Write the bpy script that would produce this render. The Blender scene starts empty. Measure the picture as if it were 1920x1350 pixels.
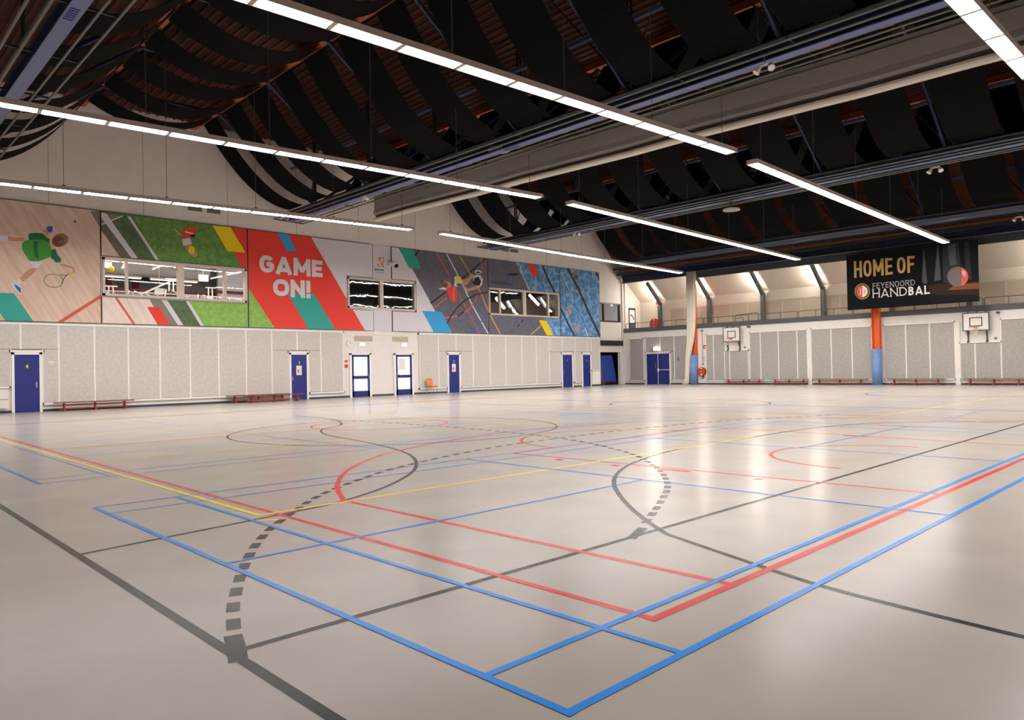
import bpy, bmesh, math, random
from mathutils import Vector, Matrix
random.seed(7)
C = bpy.context.scene.collection
PI = math.pi
# ------------------------------------------------------------------ camera
F = 1365.307; YAW = math.radians(45.90094); PIT = math.radians(0.72739); ROL = math.radians(-1.09829)
CAM = Vector((-1.99445, -1.79762, 1.2608))
fw = Vector((math.cos(PIT)*math.cos(YAW), math.cos(PIT)*math.sin(YAW), math.sin(PIT)))
r0 = Vector((math.sin(YAW), -math.cos(YAW), 0)); u0 = r0.cross(fw)
rt = math.cos(ROL)*r0 + math.sin(ROL)*u0; up = -math.sin(ROL)*r0 + math.cos(ROL)*u0
cd = bpy.data.cameras.new('camera'); cam = bpy.data.objects.new('camera', cd); C.objects.link(cam)
cd.sensor_width = 36; cd.sensor_fit = 'HORIZONTAL'; cd.lens = F*36/1920; cd.clip_end = 300; cd.clip_start = .05
M = Matrix((rt, up, -fw)).transposed().to_4x4(); M.translation = CAM; cam.matrix_world = M
bpy.context.scene.camera = cam
# ------------------------------------------------------------------ world, view
sc = bpy.context.scene
sc.view_settings.view_transform = 'Standard'; sc.view_settings.look = 'None'
sc.view_settings.exposure = 0.0; sc.view_settings.gamma = 1; sc.view_settings.use_curve_mapping = False
w = bpy.data.worlds.new('world'); sc.world = w; w.use_nodes = True
w.node_tree.nodes['Background'].inputs[0].default_value = (.9, .85, .8, 1)
w.node_tree.nodes['Background'].inputs[1].default_value = 0.02
STRIP = 62.0      # strength of the hall's tube rows
# pixel helpers: where the line of sight through a photo pixel meets a real plane
def ray(x, y): return fw*F + rt*(x-960) - up*(y-675)
def on(x, y, ax, v):
    d = ray(x, y); t = (v-CAM[ax])/d[ax]; return CAM + d*t
def onY(x, y, Y=30.4): p = on(x, y, 1, Y); return (p.x, p.z)
def onX(x, y, X=41.3): p = on(x, y, 0, X); return (p.y, p.z)
def onZ(x, y, z=0): p = on(x, y, 2, z); return (p.x, p.y)
# ------------------------------------------------------------------ materials
def lin(c):
    if isinstance(c, str): c = [int(c[i:i+2], 16)/255 for i in (0, 2, 4)]
    return tuple(((v/12.92) if v <= .04045 else ((v+.055)/1.055)**2.4) for v in c)+(1,)
MATS = {}
def mat(name, col, rough=.6, metal=0, emit=0, spec=.5, noise=None, bump=None, coat=0):
    if name in MATS: return MATS[name]
    m = bpy.data.materials.new(name); m.use_nodes = True; nt = m.node_tree; b = nt.nodes['Principled BSDF']
    c = lin(col)
    b.inputs['Base Color'].default_value = c; b.inputs['Roughness'].default_value = rough
    b.inputs['Metallic'].default_value = metal; b.inputs['Specular IOR Level'].default_value = spec
    if coat: b.inputs['Coat Weight'].default_value = coat
    if emit:
        b.inputs['Emission Color'].default_value = c; b.inputs['Emission Strength'].default_value = emit
    if noise or bump:
        tc = nt.nodes.new('ShaderNodeTexCoord')
    if noise:   # (scale, col2, detail, stretch xyz)
        mp = nt.nodes.new('ShaderNodeMapping'); mp.inputs['Scale'].default_value = noise[3] if len(noise) > 3 else (1, 1, 1)
        if len(noise) > 4: mp.vector_type = 'TEXTURE'; mp.inputs['Rotation'].default_value = noise[4]; mp.inputs['Scale'].default_value = [1/v for v in noise[3]]
        nz = nt.nodes.new('ShaderNodeTexNoise'); nz.inputs['Scale'].default_value = noise[0]; nz.inputs['Detail'].default_value = noise[2]
        rp = nt.nodes.new('ShaderNodeValToRGB'); rp.color_ramp.elements[0].color = c; rp.color_ramp.elements[1].color = lin(noise[1])
        rp.color_ramp.elements[0].position = .38; rp.color_ramp.elements[1].position = .66
        nt.links.new(tc.outputs['Object'], mp.inputs[0]); nt.links.new(mp.outputs[0], nz.inputs['Vector'])
        nt.links.new(nz.outputs[0], rp.inputs[0]); nt.links.new(rp.outputs[0], b.inputs['Base Color'])
    if bump:    # (scale, strength)
        nz2 = nt.nodes.new('ShaderNodeTexNoise'); nz2.inputs['Scale'].default_value = bump[0]
        bp = nt.nodes.new('ShaderNodeBump'); bp.inputs['Strength'].default_value = bump[1]; bp.inputs['Distance'].default_value = .02
        nt.links.new(tc.outputs['Object'], nz2.inputs['Vector']); nt.links.new(nz2.outputs[0], bp.inputs['Height']); nt.links.new(bp.outputs[0], b.inputs['Normal'])
    MATS[name] = m; return m
FR = .22
floor_m = mat('floor_vinyl', 'b4aba4', FR, noise=(1.3, 'bab1aa', 5), spec=.05)
l_blk = mat('line_black', '2b2726', FR, spec=.045); l_blu = mat('line_blue', '2b90f0', FR, spec=.045); l_red = mat('line_red', 'dc3a32', FR, spec=.045); l_yel = mat('line_yellow', 'f7da4c', FR, spec=.045)
wall_m = mat('wall_paint', 'ebe4dd', .7, noise=(2.5, 'e8e0d9', 3))
block_m = mat('wall_blockwork', 'f0ebe4', .6, noise=(3, 'ece6df', 3))
base_m = mat('skirting_dark', '39424a', .5)
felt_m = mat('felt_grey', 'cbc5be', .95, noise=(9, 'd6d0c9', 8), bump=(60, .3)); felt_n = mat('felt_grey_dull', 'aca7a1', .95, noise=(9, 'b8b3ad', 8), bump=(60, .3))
felt_d = mat('felt_edge', '8d8880', .9)
alu = mat('white_rail', 'f6f3ef', .4); cap_m = mat('dark_cap', '3a3a3c', .4)
navy = mat('door_blue', '1f2c7d', .35); navy_d = mat('steel_navy', '16224a', .4); blue_s = mat('steel_blue', '101d45', .35)
flange = mat('flange_slate', '5a6690', .4); dark_s = mat('steel_dark', '20242a', .35); pipe_m = mat('pipe_grey', '6a6c66', .35, .3)
cloth = mat('black_cloth', '161515', .95, spec=.05)
wood_d = mat('roof_deck_wood', '4c2317', .7, noise=(3, '3c1a11', 4, (6, .6, 1))); wood_r = mat('roof_rib_wood', '5f3624', .7); beam_m = mat('roof_beam_wood', 'a85a34', .6, noise=(4, '8f4426', 4, (1, 8, 8)))
clad_m = mat('wood_cladding', '744029', .7, noise=(2, '5a2e1e', 4, (4, 4, .5)))
glow = mat('tube_light', 'fffaf6', .5, emit=STRIP); glow_n = mat('tube_light_soft', 'fffaf6', .5, emit=STRIP*.18); glow_w = mat('tube_light_strong', 'fffaf6', .5, emit=STRIP*1.3); glow_b = mat('balcony_tube', 'fff4e6', .5, emit=95); glow_r = mat('room_light_or_reflection', 'fff8ee', .5, emit=10)
glow_r3 = mat('soft_room_tube', 'fff8ee', .5, emit=1.0); glow_r2 = mat('hidden_fill_tube', 'fff8ee', .5, emit=60); glow_e = mat('sign_and_fill_light', 'fff8ec', .5, emit=4); glow_e2 = mat('exit_sign_soft', 'fdfaf2', .5, emit=1.2)
house = mat('lamp_housing', 'b8a8a0', .5); wire_m = mat('wire', '5c5752', .5)
div_m = mat('divider_grey', '9a9690', .85); div_d = mat('divider_seam', '5e5952', .8); div_l = mat('divider_hem', 'c8c2b4', .7)
white = mat('white_paint', 'ece8e2', .5); grille_m = mat('grille_beige', 'cbbfae', .6, noise=(40, 'b5a792', 1, (1, 1, 4)))
vent_m = mat('vent_dark', '6d655d', .6); red = mat('red_paint', 'd23a2c', .45); orange = mat('orange_paint', 'e8641c', .5); chairo = mat('orange_plastic', 'ef8420', .35)
bench_m = mat('bench_redwood', '9c4f42', .5, noise=(3, '84392f', 3, (1, 1, 6))); steel = mat('chrome', 'b8b8b8', .25, .9)
mat_b = mat('gym_mat_blue', '2b4fae', .5, noise=(2, '2445a0', 3), bump=(2.5, .5)); mat_l = mat('pad_light_blue', '7f9fcf', .6, noise=(3, '7797c8', 3))
cream = mat('cream_cloth', 'ebe4d2', .8); net_m = mat('net_dark', '5a564f', .8); netband = mat('net_bunched', '32363c', .9, noise=(25, '454a50', 2))
post_m = mat('post_grey', '565b5c', .5); bal_w = mat('balcony_white', 'e9dccd', .7); bal_p = mat('balcony_panel', 'cdbba6', .7); bal_b = mat('balcony_batten', 'ddd0bf', .6)
ban_k = mat('banner_black', '18191c', .9, spec=.1); gold = mat('gold_print', 'c8a055', .5); prw = mat('print_white', 'eae6e0', .6)
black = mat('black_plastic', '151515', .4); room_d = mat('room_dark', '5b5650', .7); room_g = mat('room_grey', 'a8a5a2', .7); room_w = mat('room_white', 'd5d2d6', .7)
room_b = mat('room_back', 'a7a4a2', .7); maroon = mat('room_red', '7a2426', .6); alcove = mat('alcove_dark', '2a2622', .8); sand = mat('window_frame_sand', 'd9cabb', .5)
# print colours of the mural
p_wood = mat('print_wood_floor', 'e4cab7', .75, noise=(1.6, 'd4b6a2', 3, (3.5, 1, .45), (0, -.52, 0)))
p_wood2 = mat('print_wood_pale', 'f0dfd5', .75, noise=(1.6, 'e6cfc3', 3, (3.5, 1, .45), (0, -.52, 0)))
p_grass = mat('print_grass', '5f8746', .75, noise=(6, '75a24f', 6)); p_grass2 = mat('print_grass_light', '84b457', .75, noise=(6, '9bc566', 6)); p_gd = mat('print_grass_dark', '51684a', .75, noise=(7, '64795a', 5))
p_gr = mat('print_grey', '8a8478', .75); p_hat = mat('print_hatched', '7c766c', .75, noise=(14, '635d55', 2, (1, 1, 4)))
p_red = mat('print_red', 'ee4035', .7); p_teal = mat('print_teal', '2fa596', .7); p_yel = mat('print_yellow', 'f8d810', .7); p_cy = mat('print_cyan', '35a2dc', .7); p_wh = mat('print_white_mural', 'dcd8de', .7)
p_slate = mat('print_slate', '6b6a79', .75, noise=(5, '63626f', 4)); p_blk = mat('print_black', '26262c', .7); p_or = mat('print_orange_line', 'd8604a', .7); p_ye2 = mat('print_ochre_line', 'd9a441', .7); p_bl = mat('print_blue_line', '3d62b4', .7)
p_skin = mat('print_skin', 'c99476', .7); p_hair = mat('print_hair', '7b4c38', .7); p_hair2 = mat('print_hair_light', '9c6c50', .7); p_g1 = mat('print_shirt_green', '3f9a35', .7); p_g2 = mat('print_sleeve_green', '1a6d43', .7); p_ink = mat('print_ink_blue', '2f62b0', .7)
def water():
    m = bpy.data.materials.new('print_water'); m.use_nodes = True; nt = m.node_tree; b = nt.nodes['Principled BSDF']; b.inputs['Roughness'].default_value = .75
    tc = nt.nodes.new('ShaderNodeTexCoord'); nz = nt.nodes.new('ShaderNodeTexNoise'); nz.inputs['Scale'].default_value = 1.4
    mx = nt.nodes.new('ShaderNodeMixRGB'); mx.inputs[0].default_value = .35
    vo = nt.nodes.new('ShaderNodeTexVoronoi'); vo.feature = 'DISTANCE_TO_EDGE'; vo.inputs['Scale'].default_value = 2.1
    rp = nt.nodes.new('ShaderNodeValToRGB'); e = rp.color_ramp.elements; e[0].color = lin('a5cbe6'); e[0].position = 0; e[1].color = lin('4a86bd'); e[1].position = .1
    n2 = nt.nodes.new('ShaderNodeTexNoise'); n2.inputs['Scale'].default_value = 3; rp2 = nt.nodes.new('ShaderNodeValToRGB'); rp2.color_ramp.elements[0].color = lin('3f79b4'); rp2.color_ramp.elements[1].color = lin('8fbfe2'); rp2.color_ramp.elements[0].position = .4; rp2.color_ramp.elements[1].position = .7
    m2 = nt.nodes.new('ShaderNodeMixRGB'); m2.inputs[0].default_value = .55
    nt.links.new(tc.outputs['Object'], nz.inputs['Vector']); nt.links.new(tc.outputs['Object'], mx.inputs[1]); nt.links.new(nz.outputs['Color'], mx.inputs[2]); nt.links.new(mx.outputs[0], vo.inputs['Vector'])
    nt.links.new(vo.outputs['Distance'], rp.inputs[0]); nt.links.new(tc.outputs['Object'], n2.inputs['Vector']); nt.links.new(n2.outputs[0], rp2.inputs[0])
    nt.links.new(rp.outputs[0], m2.inputs[1]); nt.links.new(rp2.outputs[0], m2.inputs[2]); nt.links.new(m2.outputs[0], b.inputs['Base Color']); return m
p_water = water()
def glassmat(name, refl=.1, wob=.0, tint=(1, 1, 1, 1)):
    m = bpy.data.materials.new(name); m.use_nodes = True; nt = m.node_tree; nt.nodes.remove(nt.nodes['Principled BSDF'])
    out = nt.nodes['Material Output']; t = nt.nodes.new('ShaderNodeBsdfTransparent'); t.inputs[0].default_value = tint
    g = nt.nodes.new('ShaderNodeBsdfGlossy'); g.inputs['Roughness'].default_value = .02; mx = nt.nodes.new('ShaderNodeMixShader'); mx.inputs[0].default_value = refl
    if wob:
        tc = nt.nodes.new('ShaderNodeTexCoord'); nz = nt.nodes.new('ShaderNodeTexNoise'); nz.inputs['Scale'].default_value = 1.2; bp = nt.nodes.new('ShaderNodeBump'); bp.inputs['Strength'].default_value = wob; bp.inputs['Distance'].default_value = .05
        nt.links.new(tc.outputs['Object'], nz.inputs['Vector']); nt.links.new(nz.outputs[0], bp.inputs['Height']); nt.links.new(bp.outputs[0], g.inputs['Normal'])
    nt.links.new(t.outputs[0], mx.inputs[1]); nt.links.new(g.outputs[0], mx.inputs[2]); nt.links.new(mx.outputs[0], out.inputs[0]); return m
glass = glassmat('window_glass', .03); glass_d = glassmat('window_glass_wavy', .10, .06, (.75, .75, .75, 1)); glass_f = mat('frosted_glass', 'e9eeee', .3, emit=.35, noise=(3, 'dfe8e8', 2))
# ------------------------------------------------------------------ mesh tools
class MB:
    def __init__(s): s.v = []; s.f = []; s.mi = []; s.ms = []
    def _m(s, m):
        if m not in s.ms: s.ms.append(m)
        return s.ms.index(m)
    def add(s, vs, fs, m):
        k = len(s.v); s.v += [tuple(v) for v in vs]; i = s._m(m)
        for f in fs: s.f.append([a+k for a in f]); s.mi.append(i)
        return s
    def box(s, a, b, m):
        x0, x1 = sorted((a[0], b[0])); y0, y1 = sorted((a[1], b[1])); z0, z1 = sorted((a[2], b[2]))
        vs = [(x0,y0,z0),(x1,y0,z0),(x1,y1,z0),(x0,y1,z0),(x0,y0,z1),(x1,y0,z1),(x1,y1,z1),(x0,y1,z1)]
        return s.add(vs, [(0,3,2,1),(4,5,6,7),(0,1,5,4),(1,2,6,5),(2,3,7,6),(3,0,4,7)], m)
    def obox(s, p, q, wd, ht, m):   # box beam from p to q
        p = Vector(p); q = Vector(q); d = (q-p).normalized(); a = Vector((0, 0, 1)) if abs(d.z) < .95 else Vector((0, 1, 0))
        n = d.cross(a).normalized()*wd/2; b = n.cross(d).normalized()*ht/2
        vs = [p-n-b, p+n-b, p+n+b, p-n+b, q-n-b, q+n-b, q+n+b, q-n+b]
        return s.add(vs, [(0,1,2,3),(7,6,5,4),(0,4,5,1),(1,5,6,2),(2,6,7,3),(3,7,4,0)], m)
    def tube(s, pts, r, m, n=8, closed=False):
        pts = [Vector(p) for p in pts]; L = len(pts); rings = []
        for i, p in enumerate(pts):
            a = pts[(i-1) % L] if (closed or i) else p; b = pts[(i+1) % L] if (closed or i < L-1) else p
            d = (b-a).normalized(); ref = Vector((0, 0, 1)) if abs(d.z) < .9 else Vector((1, 0, 0))
            x = d.cross(ref).normalized(); y = x.cross(d)
            rr = r[i] if isinstance(r, (list, tuple)) else r
            rings.append([p+x*math.cos(2*PI*k/n)*rr+y*math.sin(2*PI*k/n)*rr for k in range(n)])
        vs = [v for g in rings for v in g]; fs = []
        for i in range(L if closed else L-1):
            j = (i+1) % L
            for k in range(n): fs.append((i*n+k, i*n+(k+1) % n, j*n+(k+1) % n, j*n+k))
        if not closed: fs += [tuple(range(n-1, -1, -1)), tuple((L-1)*n+k for k in range(n))]
        return s.add(vs, fs, m)
    def disc(s, c, ax, r, h, m, n=28):     # flat cylinder along axis from c, height h
        a = Vector(ax).normalized(); return s.tube([Vector(c), Vector(c)+a*h], r, m, n)
    def sphere(s, c, r, m, n=12, sc=(1, 1, 1)):
        vs = []; fs = []; R = n//2
        for i in range(R+1):
            t = PI*i/R
            for k in range(n): vs.append((c[0]+r*sc[0]*math.sin(t)*math.cos(2*PI*k/n), c[1]+r*sc[1]*math.sin(t)*math.sin(2*PI*k/n), c[2]+r*sc[2]*math.cos(t)))
        for i in range(R):
            for k in range(n): fs.append((i*n+k, i*n+(k+1) % n, (i+1)*n+(k+1) % n, (i+1)*n+k))
        return s.add(vs, fs, m)
    def sheet(s, prof, y0, y1, th, m, axis=1):  # profile (x,z) list swept along y with thickness in z
        n = len(prof); vs = []
        for y in (y0, y1):
            for x, z in prof: vs.append((x, y, z))
            for x, z in prof: vs.append((x, y, z-th))
        fs = []
        for i in range(n-1):
            fs += [(i, i+1, 2*n+i+1, 2*n+i), (n+i, 3*n+i, 3*n+i+1, n+i+1), (i, n+i, n+i+1, i+1), (2*n+i, 2*n+i+1, 3*n+i+1, 3*n+i)]
        fs += [(0, 2*n, 3*n, n), (n-1, 2*n-1, 4*n-1, 3*n-1)]
        return s.add(vs, fs, m)
    def build(s, name, parent=None, smooth=False):
        me = bpy.data.meshes.new(name); o = Vector((0, 0, 0))
        if parent is not None:
            q = parent
            while q is not None: o += q.location; q = q.parent
        me.from_pydata([tuple(Vector(v)-o) for v in s.v], [], s.f)
        for m in s.ms: me.materials.append(m)
        me.polygons.foreach_set('material_index', s.mi)
        bm = bmesh.new(); bm.from_mesh(me); bmesh.ops.recalc_face_normals(bm, faces=bm.faces[:]) if not getattr(s, 'flat', False) else None; bm.to_mesh(me); bm.free()
        if smooth: me.polygons.foreach_set('use_smooth', [len(p.vertices) == 4 for p in me.polygons])
        me.update(); ob = bpy.data.objects.new(name, me); C.objects.link(ob)
        if parent is not None: ob.parent = parent
        return ob
def tag(o, label, cat=None, group=None, kind=None):
    if label: o['label'] = label
    if cat: o['category'] = cat
    if group: o['group'] = group
    if kind: o['kind'] = kind
    return o
def thing(name, loc, label, cat, group=None, kind=None):
    o = bpy.data.objects.new(name, None); C.objects.link(o); o.location = loc; o.empty_display_size = .2
    return tag(o, label, cat, group, kind)
ORD = ['first', 'second', 'third', 'fourth', 'fifth', 'sixth', 'seventh', 'eighth', 'ninth', 'tenth', 'eleventh', 'twelfth', 'thirteenth', 'fourteenth', 'fifteenth', 'sixteenth', 'seventeenth', 'eighteenth']
# ------------------------------------------------------------------ 2D print tools
def clip(poly, rc):
    x0, x1, z0, z1 = rc
    def cut(P, f, it):
        out = []
        for i in range(len(P)):
            a, b = P[i-1], P[i]; fa, fb = f(a), f(b)
            if fa != fb: out.append(it(a, b))
            if fb: out.append(b)
        return out
    for k, v, s in ((0, x0, 1), (0, x1, -1), (1, z0, 1), (1, z1, -1)):
        if not poly: return []
        def it(a, b, k=k, v=v):
            t = (v-a[k])/(b[k]-a[k]); return (a[0]+(b[0]-a[0])*t, a[1]+(b[1]-a[1])*t)
        poly = cut(poly, lambda p, k=k, v=v, s=s: (p[k]-v)*s >= 0, it)
    return poly
def seg_quads(pts, wd):
    out = []
    for a, b in zip(pts, pts[1:]):
        dx, dy = b[0]-a[0], b[1]-a[1]; L = math.hypot(dx, dy) or 1; nx, ny = -dy/L*wd/2, dx/L*wd/2; ex, ey = dx/L*wd*.12, dy/L*wd*.12
        out.append([(a[0]+nx-ex, a[1]+ny-ey), (b[0]+nx+ex, b[1]+ny+ey), (b[0]-nx+ex, b[1]-ny+ey), (a[0]-nx-ex, a[1]-ny-ey)])
    return out
def arc(cx, cy, rx, ry, a0, a1, n=20): return [(cx+rx*math.cos(math.radians(a0+(a1-a0)*i/n)), cy+ry*math.sin(math.radians(a0+(a1-a0)*i/n))) for i in range(n+1)]
def ell(cx, cy, rx, ry, n=24, rot=0):
    r = math.radians(rot); return [(cx+rx*math.cos(a)*math.cos(r)-ry*math.sin(a)*math.sin(r), cy+rx*math.cos(a)*math.sin(r)+ry*math.sin(a)*math.cos(r)) for a in [2*PI*i/n for i in range(n)]]
# stroke letters: (width, [polylines]) in a unit-high box
def glyph(ch, W=.75, t=.2):
    h = t/2; x0, x1, y0, y1 = h, W-h, h, 1-h; mx = W/2; rx = (x1-x0)/2; ry = (y1-y0)/2; cy = .5
    vr = min(rx, ry)   # corner radius for condensed rounds
    def oval(a0, a1): return [(mx+rx*math.copysign(abs(math.cos(a))**.8, math.cos(a)), cy+ry*math.copysign(abs(math.sin(a))**.8, math.sin(a))) for a in [math.radians(a0+(a1-a0)*i/28) for i in range(29)]]
    G = {
    'O': [oval(0, 360)], 'G': [oval(40, 322), [(x1, cy-ry*.62), (x1, .5), (mx+.02, .5)]], 'D': [[(x0, 0), (x0, 1)], [(x0, y1)]+arc(mx-.05, cy, rx+.05, ry, 90, -90)+[(x0, y0)]],
    'A': [[(h*.9, 0), (mx, 1-h*.3), (W-h*.9, 0)], [(W*.22, .24), (W*.78, .24)]],
    'M': [[(x0, 0), (x0, 1)], [(x0, 1-h*.7), (mx, .25), (x1, 1-h*.7)], [(x1, 1), (x1, 0)]], 'N': [[(x0, 0), (x0, 1)], [(x0, 1-h), (x1, h)], [(x1, 0), (x1, 1)]],
    'E': [[(x0, 0), (x0, 1)], [(x0, y1), (W, y1)], [(x0, .5), (W*.92, .5)], [(x0, y0), (W, y0)]], 'F': [[(x0, 0), (x0, 1)], [(x0, y1), (W, y1)], [(x0, .5), (W*.9, .5)]],
    'H': [[(x0, 0), (x0, 1)], [(x1, 0), (x1, 1)], [(x0, .5), (x1, .5)]], 'L': [[(x0, 0), (x0, 1)], [(x0, y0), (W, y0)]],
    'Y': [[(h, 1), (mx, .45), (W-h, 1)], [(mx, 0), (mx, .48)]], 'I': [[(mx, 0), (mx, 1)]],
    'R': [[(x0, 0), (x0, 1)], [(x0, y1)]+arc(mx, .72, rx, .28-h, 90, -90, 10)+[(x0, .44+h*.0)], [(mx, .46), (W-h*.8, 0)]],
    'B': [[(x0, 0), (x0, 1)], [(x0, y1)]+arc(mx, .75, rx*.85, .25-h, 90, -90, 10)+[(x0, .5+h*0)], [(x0, .5)]+arc(mx, .25+h*.5, rx, .25-h*.5, 90, -90, 10)+[(x0, y0)]],
    '!': [[(mx, .33), (mx, 1)], [(mx, 0), (mx, .2)]],
    '1': [[(mx, 0), (mx, 1), (mx-.18, .78)]], '2': [arc(mx, .72, rx, .24, 170, -40, 10)+[(x0, y0)], [(x0, y0), (x1, y0)]], '3': [arc(mx, .74, rx*.9, .22, 150, -80, 10), arc(mx, .27, rx, .24, 80, -150, 10)], '4': [[(x1-.1, 0), (x1-.1, 1), (x0, .35), (x1+.05, .35)]],
    'P': [[(x0, 0), (x0, 1)], [(x0, y1)]+arc(mx, .72, rx, .28-h, 90, -90, 10)+[(x0, .44)]]}
    return G.get(ch, [])
def text_quads(s, org, ex, ey, W=.75, t=.2, gap=.12, wid={}, serif=0):
    """org, ex (one unit of text height along the line), ey (full height) as 2D vectors"""
    out = []; x = 0
    for ch in s:
        if ch == ' ': x += W*.6+gap; continue
        w_ = wid.get(ch, W)
        for pl in glyph(ch, w_, t):
            q = seg_quads(pl, t)
            if serif:
                for e in (pl[0], pl[-1]):
                    if (e[1] < .03 or e[1] > .97) : q += seg_quads([(e[0]-serif, min(max(e[1], .02), .98)), (e[0]+serif, min(max(e[1], .02), .98))], .045)
            for f in q: out.append([(org[0]+(px+x)*ex[0]+py*ey[0], org[1]+(px+x)*ex[1]+py*ey[1]) for px, py in f])
        x += w_+gap
    return out, x-gap
class Print:
    """flat prints on a vertical plane; rects bound the printable area"""
    def __init__(s, to3, rects): s.to3 = to3; s.rects = rects; s.mb = MB(); s.mb.flat = True; s.k = 1
    def poly(s, pts, m, up=True, step=.0006):
        s.k += 1 if up else .2
        for rc in s.rects:
            q = clip(list(pts), rc)
            if len(q) > 2:
                bmv = [s.to3(a, b, s.k*step) for a, b in q]; s.mb.add(bmv, [tuple(range(len(bmv)))], m)
    def line(s, pts, wd, m):
        for q in seg_quads(pts, wd): s.poly(q, m, False)
# ------------------------------------------------------------------ floor with court lines
YW, XW = 30.4, 41.3; X0, Y0 = -6.0, -6.8; ZD = 12.25
fl = MB(); fl.flat = True
fl.box((X0-.3, Y0-.3, -.25), (45.5, 39, 0), floor_m)
fk = [0]
def fline(pts, m, wd=.05):
    fk[0] += 1; z = .0009+fk[0]*.00003
    for q in seg_quads(pts, wd): fl.add([(a, b, z) for a, b in q], [(0, 3, 2, 1)], m)
def fpath(pts, m, wd=.05):      # curved band with true joints
    fk[0] += 1; z = .0009+fk[0]*.00003; n = len(pts); L = []; R = []
    for i in range(n):
        a = pts[max(i-1, 0)]; b = pts[min(i+1, n-1)]; dx, dy = b[0]-a[0], b[1]-a[1]; d = math.hypot(dx, dy); L.append((pts[i][0]-dy/d*wd/2, pts[i][1]+dx/d*wd/2, z)); R.append((pts[i][0]+dy/d*wd/2, pts[i][1]-dx/d*wd/2, z))
    fl.add(L+R, [(i, n+i, n+i+1, i+1) for i in range(n-1)], m)
def fdash(pts, m, on_=.15, off=.15, wd=.05):
    seg = []; acc = 0; cur = [pts[0]]; is_on = True; lim = on_
    for a, b in zip(pts, pts[1:]):
        d = math.hypot(b[0]-a[0], b[1]-a[1]); p = 0
        while acc+d-p >= lim:
            p += lim-acc; q = (a[0]+(b[0]-a[0])*p/d, a[1]+(b[1]-a[1])*p/d)
            if is_on: cur.append(q); seg.append(cur)
            cur = [q]; acc = 0; is_on = not is_on; lim = on_ if is_on else off
        acc += d-p
        if is_on: cur.append(b)
    fk[0] += 1; z = .0009+fk[0]*.00003
    for s_ in seg:
        for q in seg_quads([s_[0], s_[-1]], wd): fl.add([(a, b, z) for a, b in q], [(0, 3, 2, 1)], m)
# black: two handball fields
fline([(-.62, -6.5), (-.62, 22.2)], l_blk, .055); fline([(19.38, -1.55), (19.38, 22.2)], l_blk)
fline([(-.62, 22.2), (39.4, 22.2)], l_blk); fline([(39.4, 1.5), (39.4, 22.2)], l_blk)
fline([(-.6, 1.49), (39.4, 1.49)], l_blk)
def cr(P, n=6):
    P = [P[0]]+list(P)+[P[-1]]; out = []
    for i in range(1, len(P)-2):
        a, b, c, d = P[i-1:i+3]
        for k in range(n):
            t = k/n; out.append(tuple(.5*((2*b[m])+(-a[m]+c[m])*t+(2*a[m]-5*b[m]+4*c[m]-d[m])*t*t+(-a[m]+3*b[m]-3*c[m]+d[m])*t**3) for m in (0, 1)))
    return out+[P[-1]]
fpath([(-.6, 4.10), (-.03, 4.19), (.9, 4.33)]+cr([(1.1, 4.36), (1.76, 4.51), (2.52, 4.90), (3.2, 5.42), (3.77, 6.01), (4.32, 6.80), (4.78, 7.79), (5.2, 9.36), (5.6, 11.5), (6.3, 12.9), (7.31, 13.79), (8.2, 15.8), (8.4, 18.2)]), l_blk)
fpath(cr([(1.92, -1.55), (1.97, -1.01), (2.04, -.5), (2.13, -.02), (2.29, .44), (2.57, 1.17), (2.71, 1.45), (3.34, 2.22), (4.2, 3.06), (5.02, 3.63), (6.08, 4.09), (7.67, 4.43), (9.61, 4.42), (12.22, 4.34), (14.06, 3.69), (15.81, 1.63), (16.4, .3)]), l_blk)
fpath([(-.64, 1.36), (-.57, 1.55), (-.52, 1.70)], l_blk, .085)
fdash(cr([(-.48, 1.785), (-.34, 2.12), (-.2, 2.4), (-.07, 2.65), (.08, 2.92), (.38, 3.41), (.73, 3.88), (1.02, 4.2), (1.71, 4.92), (2.48, 5.50), (3.53, 6.12), (5.06, 6.68), (6.52, 7.0), (8.05, 7.1), (10.2, 7.1), (13, 6.7), (16, 5.4)]), l_blk, .15, .14, .07)
fpath([(2.34, 1.46), (2.70, 1.61)], l_blk, .075)
fdash(cr([(2.86, 1.70), (3.74, 2.15), (4.41, 2.53), (4.85, 2.84), (5.33, 3.24), (6, 3.9), (6.63, 4.68), (7.44, 6.17), (7.88, 7.57), (8.2, 9.5), (8.3, 11.8), (8.3, 14), (7.9, 16.5)]), l_blk, .15, .14, .07)
def circle(cx, cy, r, m, a0=0, a1=360, wd=.05): fpath([(cx+r*math.cos(math.radians(a)), cy+r*math.sin(math.radians(a))) for a in range(a0, a1+1, 5)], m, wd)
circle(7.35, 11.5, 3.5, l_blk, wd=.045); circle(19.3, 11.7, 2.6, l_blk); circle(29.5, 6.5, 3, l_blk, 60, 300)
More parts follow.
